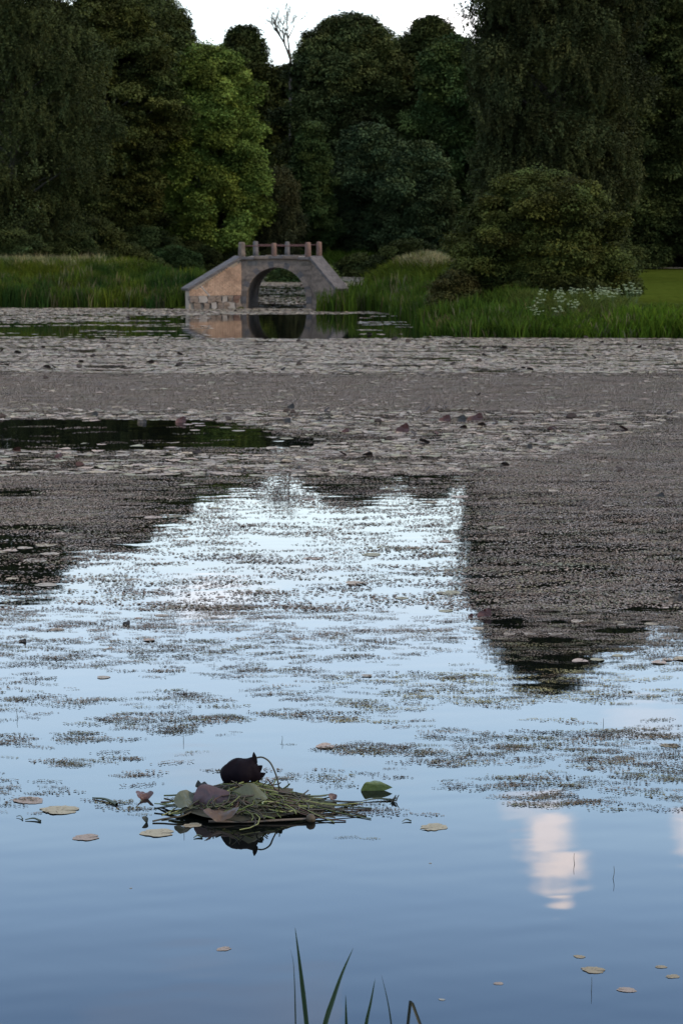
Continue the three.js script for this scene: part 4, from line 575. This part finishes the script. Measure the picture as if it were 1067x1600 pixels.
// floating blades, twigs and thin stems
function stemThing(name, label, pts, r0, r1, m, group, cat = 'stem') {
  const cu = new THREE.CatmullRomCurve3(pts), segs = 12, g = new THREE.TubeGeometry(cu, segs, 1, 5), p = g.attributes.position; for (let i = 0; i <= segs; i++) { const c = cu.getPointAt(i / segs), r = lerp(r0, r1, i / segs); for (let k = 0; k <= 5; k++) { const o = i * 6 + k; p.setXYZ(o, c.x + (p.getX(o) - c.x) * r, c.y + (p.getY(o) - c.y) * r, c.z + (p.getZ(o) - c.z) * r); } }
  g.computeVertexNormals(); const q = pts[0]; g.translate(-q.x, -q.y, -q.z); const o = part(name, g, m, scene); o.position.copy(q); return tag(o, label, cat, group);
}
{
  const mS = mat(0.022, 0.026, 0.014, 0.7), G = 'thin stems poking out of the water';
  for (const [px, py, h, lean, label] of [[942, 1132, 9, 0, 'short dark stub standing out of the water at right'], [956, 1373, 19, 4, 'curved thin stem below the right cloud reflection'], [898, 1350, 16, -3, 'thin forked twig over the cloud reflection'], [923, 1548, 20, 1, 'thin stem below the ochre pad'], [30, 1122, 14, -4, 'bent stem at the left edge weed patch'], [287, 1158, 12, 0, 'thin upright stem above the raft at left'], [440, 1160, 10, 2, 'twin leaning stem behind the raft'], [452, 1225, 14, -4, 'leaning stem just behind the raft'], [335, 1041, 6, 0, 'short stub on the bright water in the middle'], [578, 560, 14, 6, 'leaning stem in the far pad field'], [288, 1304, 9, 0, 'short stub in front of the beige pad'], [470, 1040, 6, 0, 'tiny stub on bright water right of the middle']]) {
    const p = at(px, py), k = p.distanceTo(camera.position) / FOCAL; stemThing('water_stem', label, [new THREE.Vector3(p.x, -0.02, p.z), new THREE.Vector3(p.x + lean * k * 0.7, h * k * 0.55, p.z), new THREE.Vector3(p.x + lean * k * 0.5, h * k * 1.05, p.z)], 0.38 * k + 0.0008, 0.2 * k + 0.0004, mS, G);
  }
  const mB = mat(0.03, 0.042, 0.018, 0.5);
  for (const [x0, y0, x1, y1, w, label] of [[145, 1248, 183, 1258, 5, 'floating curved rush blade left of the raft'], [40, 1282, 64, 1284, 3, 'short dark floating blade at lower left'], [26, 1277, 36, 1281, 2, 'tiny dark floating blade beside the short one'], [303, 1310, 316, 1309, 3, 'short black floating blade in front of the raft'], [566, 1253, 612, 1251, 3, 'dark floating twig right of the raft'], [628, 1285, 642, 1284, 2, 'tiny floating sliver right of the raft'], [533, 1271, 541, 1266, 2, 'forked scrap of twig in front of the raft\'s right end']]) {
    const a = at(x0, y0), b = at(x1, y1), m = a.clone().lerp(b, 0.5); m.z -= 0.03; m.y = 0.012; a.y = b.y = 0.006; stemThing('floating_blade', label, [a, m, b], w / pxm * 0.22, w / pxm * 0.6, mB, 'blades floating round the raft', 'blade');
  }
  const tw = at(617, 1253), bunch = []; const R = rng(12); for (let i = 0; i < 9; i++) bunch.push(limb(new THREE.Vector3((R() - 0.5) * 0.05, 0.005, (R() - 0.5) * 0.05), new THREE.Vector3((R() - 0.5) * 0.09, 0.01 + 0.035 * R(), (R() - 0.5) * 0.07), 0.005, 0.003, 0.01, 3, 4)); const b = part('twig_knot', mergeGeometries(bunch), mat(0.016, 0.018, 0.012, 0.8), scene); b.position.set(tw.x, 0, tw.z); tag(b, 'small dark knot of twigs at the end of the floating twig', 'twigs');
}
// reed blades rising at the bottom of the frame
{
  const D = 8.9, G = 'reed blades in the foreground', mA = mat(0.022, 0.046, 0.016, 0.55), mT = mat(0.035, 0.05, 0.03, 0.6), mBr = mat(0.022, 0.024, 0.015, 0.6);
  function blade(label, pts, w, m, d = D, bent = false) {      // pts: photograph pixels from foot to tip
    const c3 = pts.map(([px, py]) => atD(px, py, d)), foot = c3[0].clone().add(c3[0].clone().sub(c3[1]).normalize().multiplyScalar(0.02)), t0 = (c3[0].y + 0.05) / Math.max(0.2, c3[1].y - c3[0].y); foot.copy(c3[0]).addScaledVector(c3[1].clone().sub(c3[0]), -Math.min(6, t0) * 0.999); foot.y = -0.05;
    const all = [foot, ...c3], cu = bent ? new THREE.CurvePath() : new THREE.CatmullRomCurve3(all); if (bent) for (let i = 0; i < all.length - 1; i++) cu.add(new THREE.LineCurve3(all[i], all[i + 1]));
    const n = 28, pos = [], idx = [], k = d / 0.95 / FOCAL;
    for (let i = 0; i <= n; i++) { const t = i / n, p = cu.getPointAt(t), q = cu.getPointAt(Math.min(1, t + 0.01)).sub(cu.getPointAt(Math.max(0, t - 0.01))).normalize(), s = new THREE.Vector3(q.y, -q.x, 0.35).normalize(), hw = 0.43 * w * k * (bent ? 1 : Math.min(1, (1 - t) * 3.6) ** 0.8) * (0.75 + 0.25 * Math.min(1, t * 3)) + 0.0003; const f = 0.22 * hw * 2; pos.push(p.x - s.x * hw - foot.x, p.y - s.y * hw - foot.y, p.z - s.z * hw - foot.z, p.x - foot.x, p.y - foot.y, p.z - f - foot.z, p.x + s.x * hw - foot.x, p.y + s.y * hw - foot.y, p.z + s.z * hw - foot.z); if (i) { const a = (i - 1) * 3; idx.push(a, a + 1, a + 3, a + 1, a + 4, a + 3, a + 1, a + 2, a + 4, a + 2, a + 5, a + 4); } }
    const o = part('reed_blade', geoFrom(pos, idx), m, scene); o.position.copy(foot); tag(o, label, 'reed', G);
  }
  blade('tallest reed blade, leaning slightly left at the bottom', [[479, 1600], [473, 1545], [467, 1495], [461, 1448]], 8.5, mA);
  blade('hair thin reed blade left of the tallest one', [[462, 1600], [460, 1530], [458, 1500], [454, 1484]], 2.6, mT, 8.8);
  blade('broad reed blade leaning right with a kink', [[508, 1600], [520, 1562], [534, 1522], [552, 1481]], 9, mA, 8.7);
  blade('short upright reed blade in the middle of the tuft', [[541, 1600], [540.5, 1580], [540, 1554]], 7, mA, 9.0);
  blade('short reed blade leaning right, right of the short upright one', [[572, 1600], [579, 1567], [586, 1529]], 7, mA, 8.8);
  blade('thin pale reed blade leaning left toward the short one', [[611, 1600], [605, 1562], [596, 1524]], 2.8, mT, 9.1);
  blade('dead reed stalk snapped over into a sharp bend', [[637, 1600], [641.5, 1561], [656, 1600], [660, 1608]], 5.5, mBr, 8.9, true);
}
scene.updateMatrixWorld(true);
renderer.render(scene, camera);
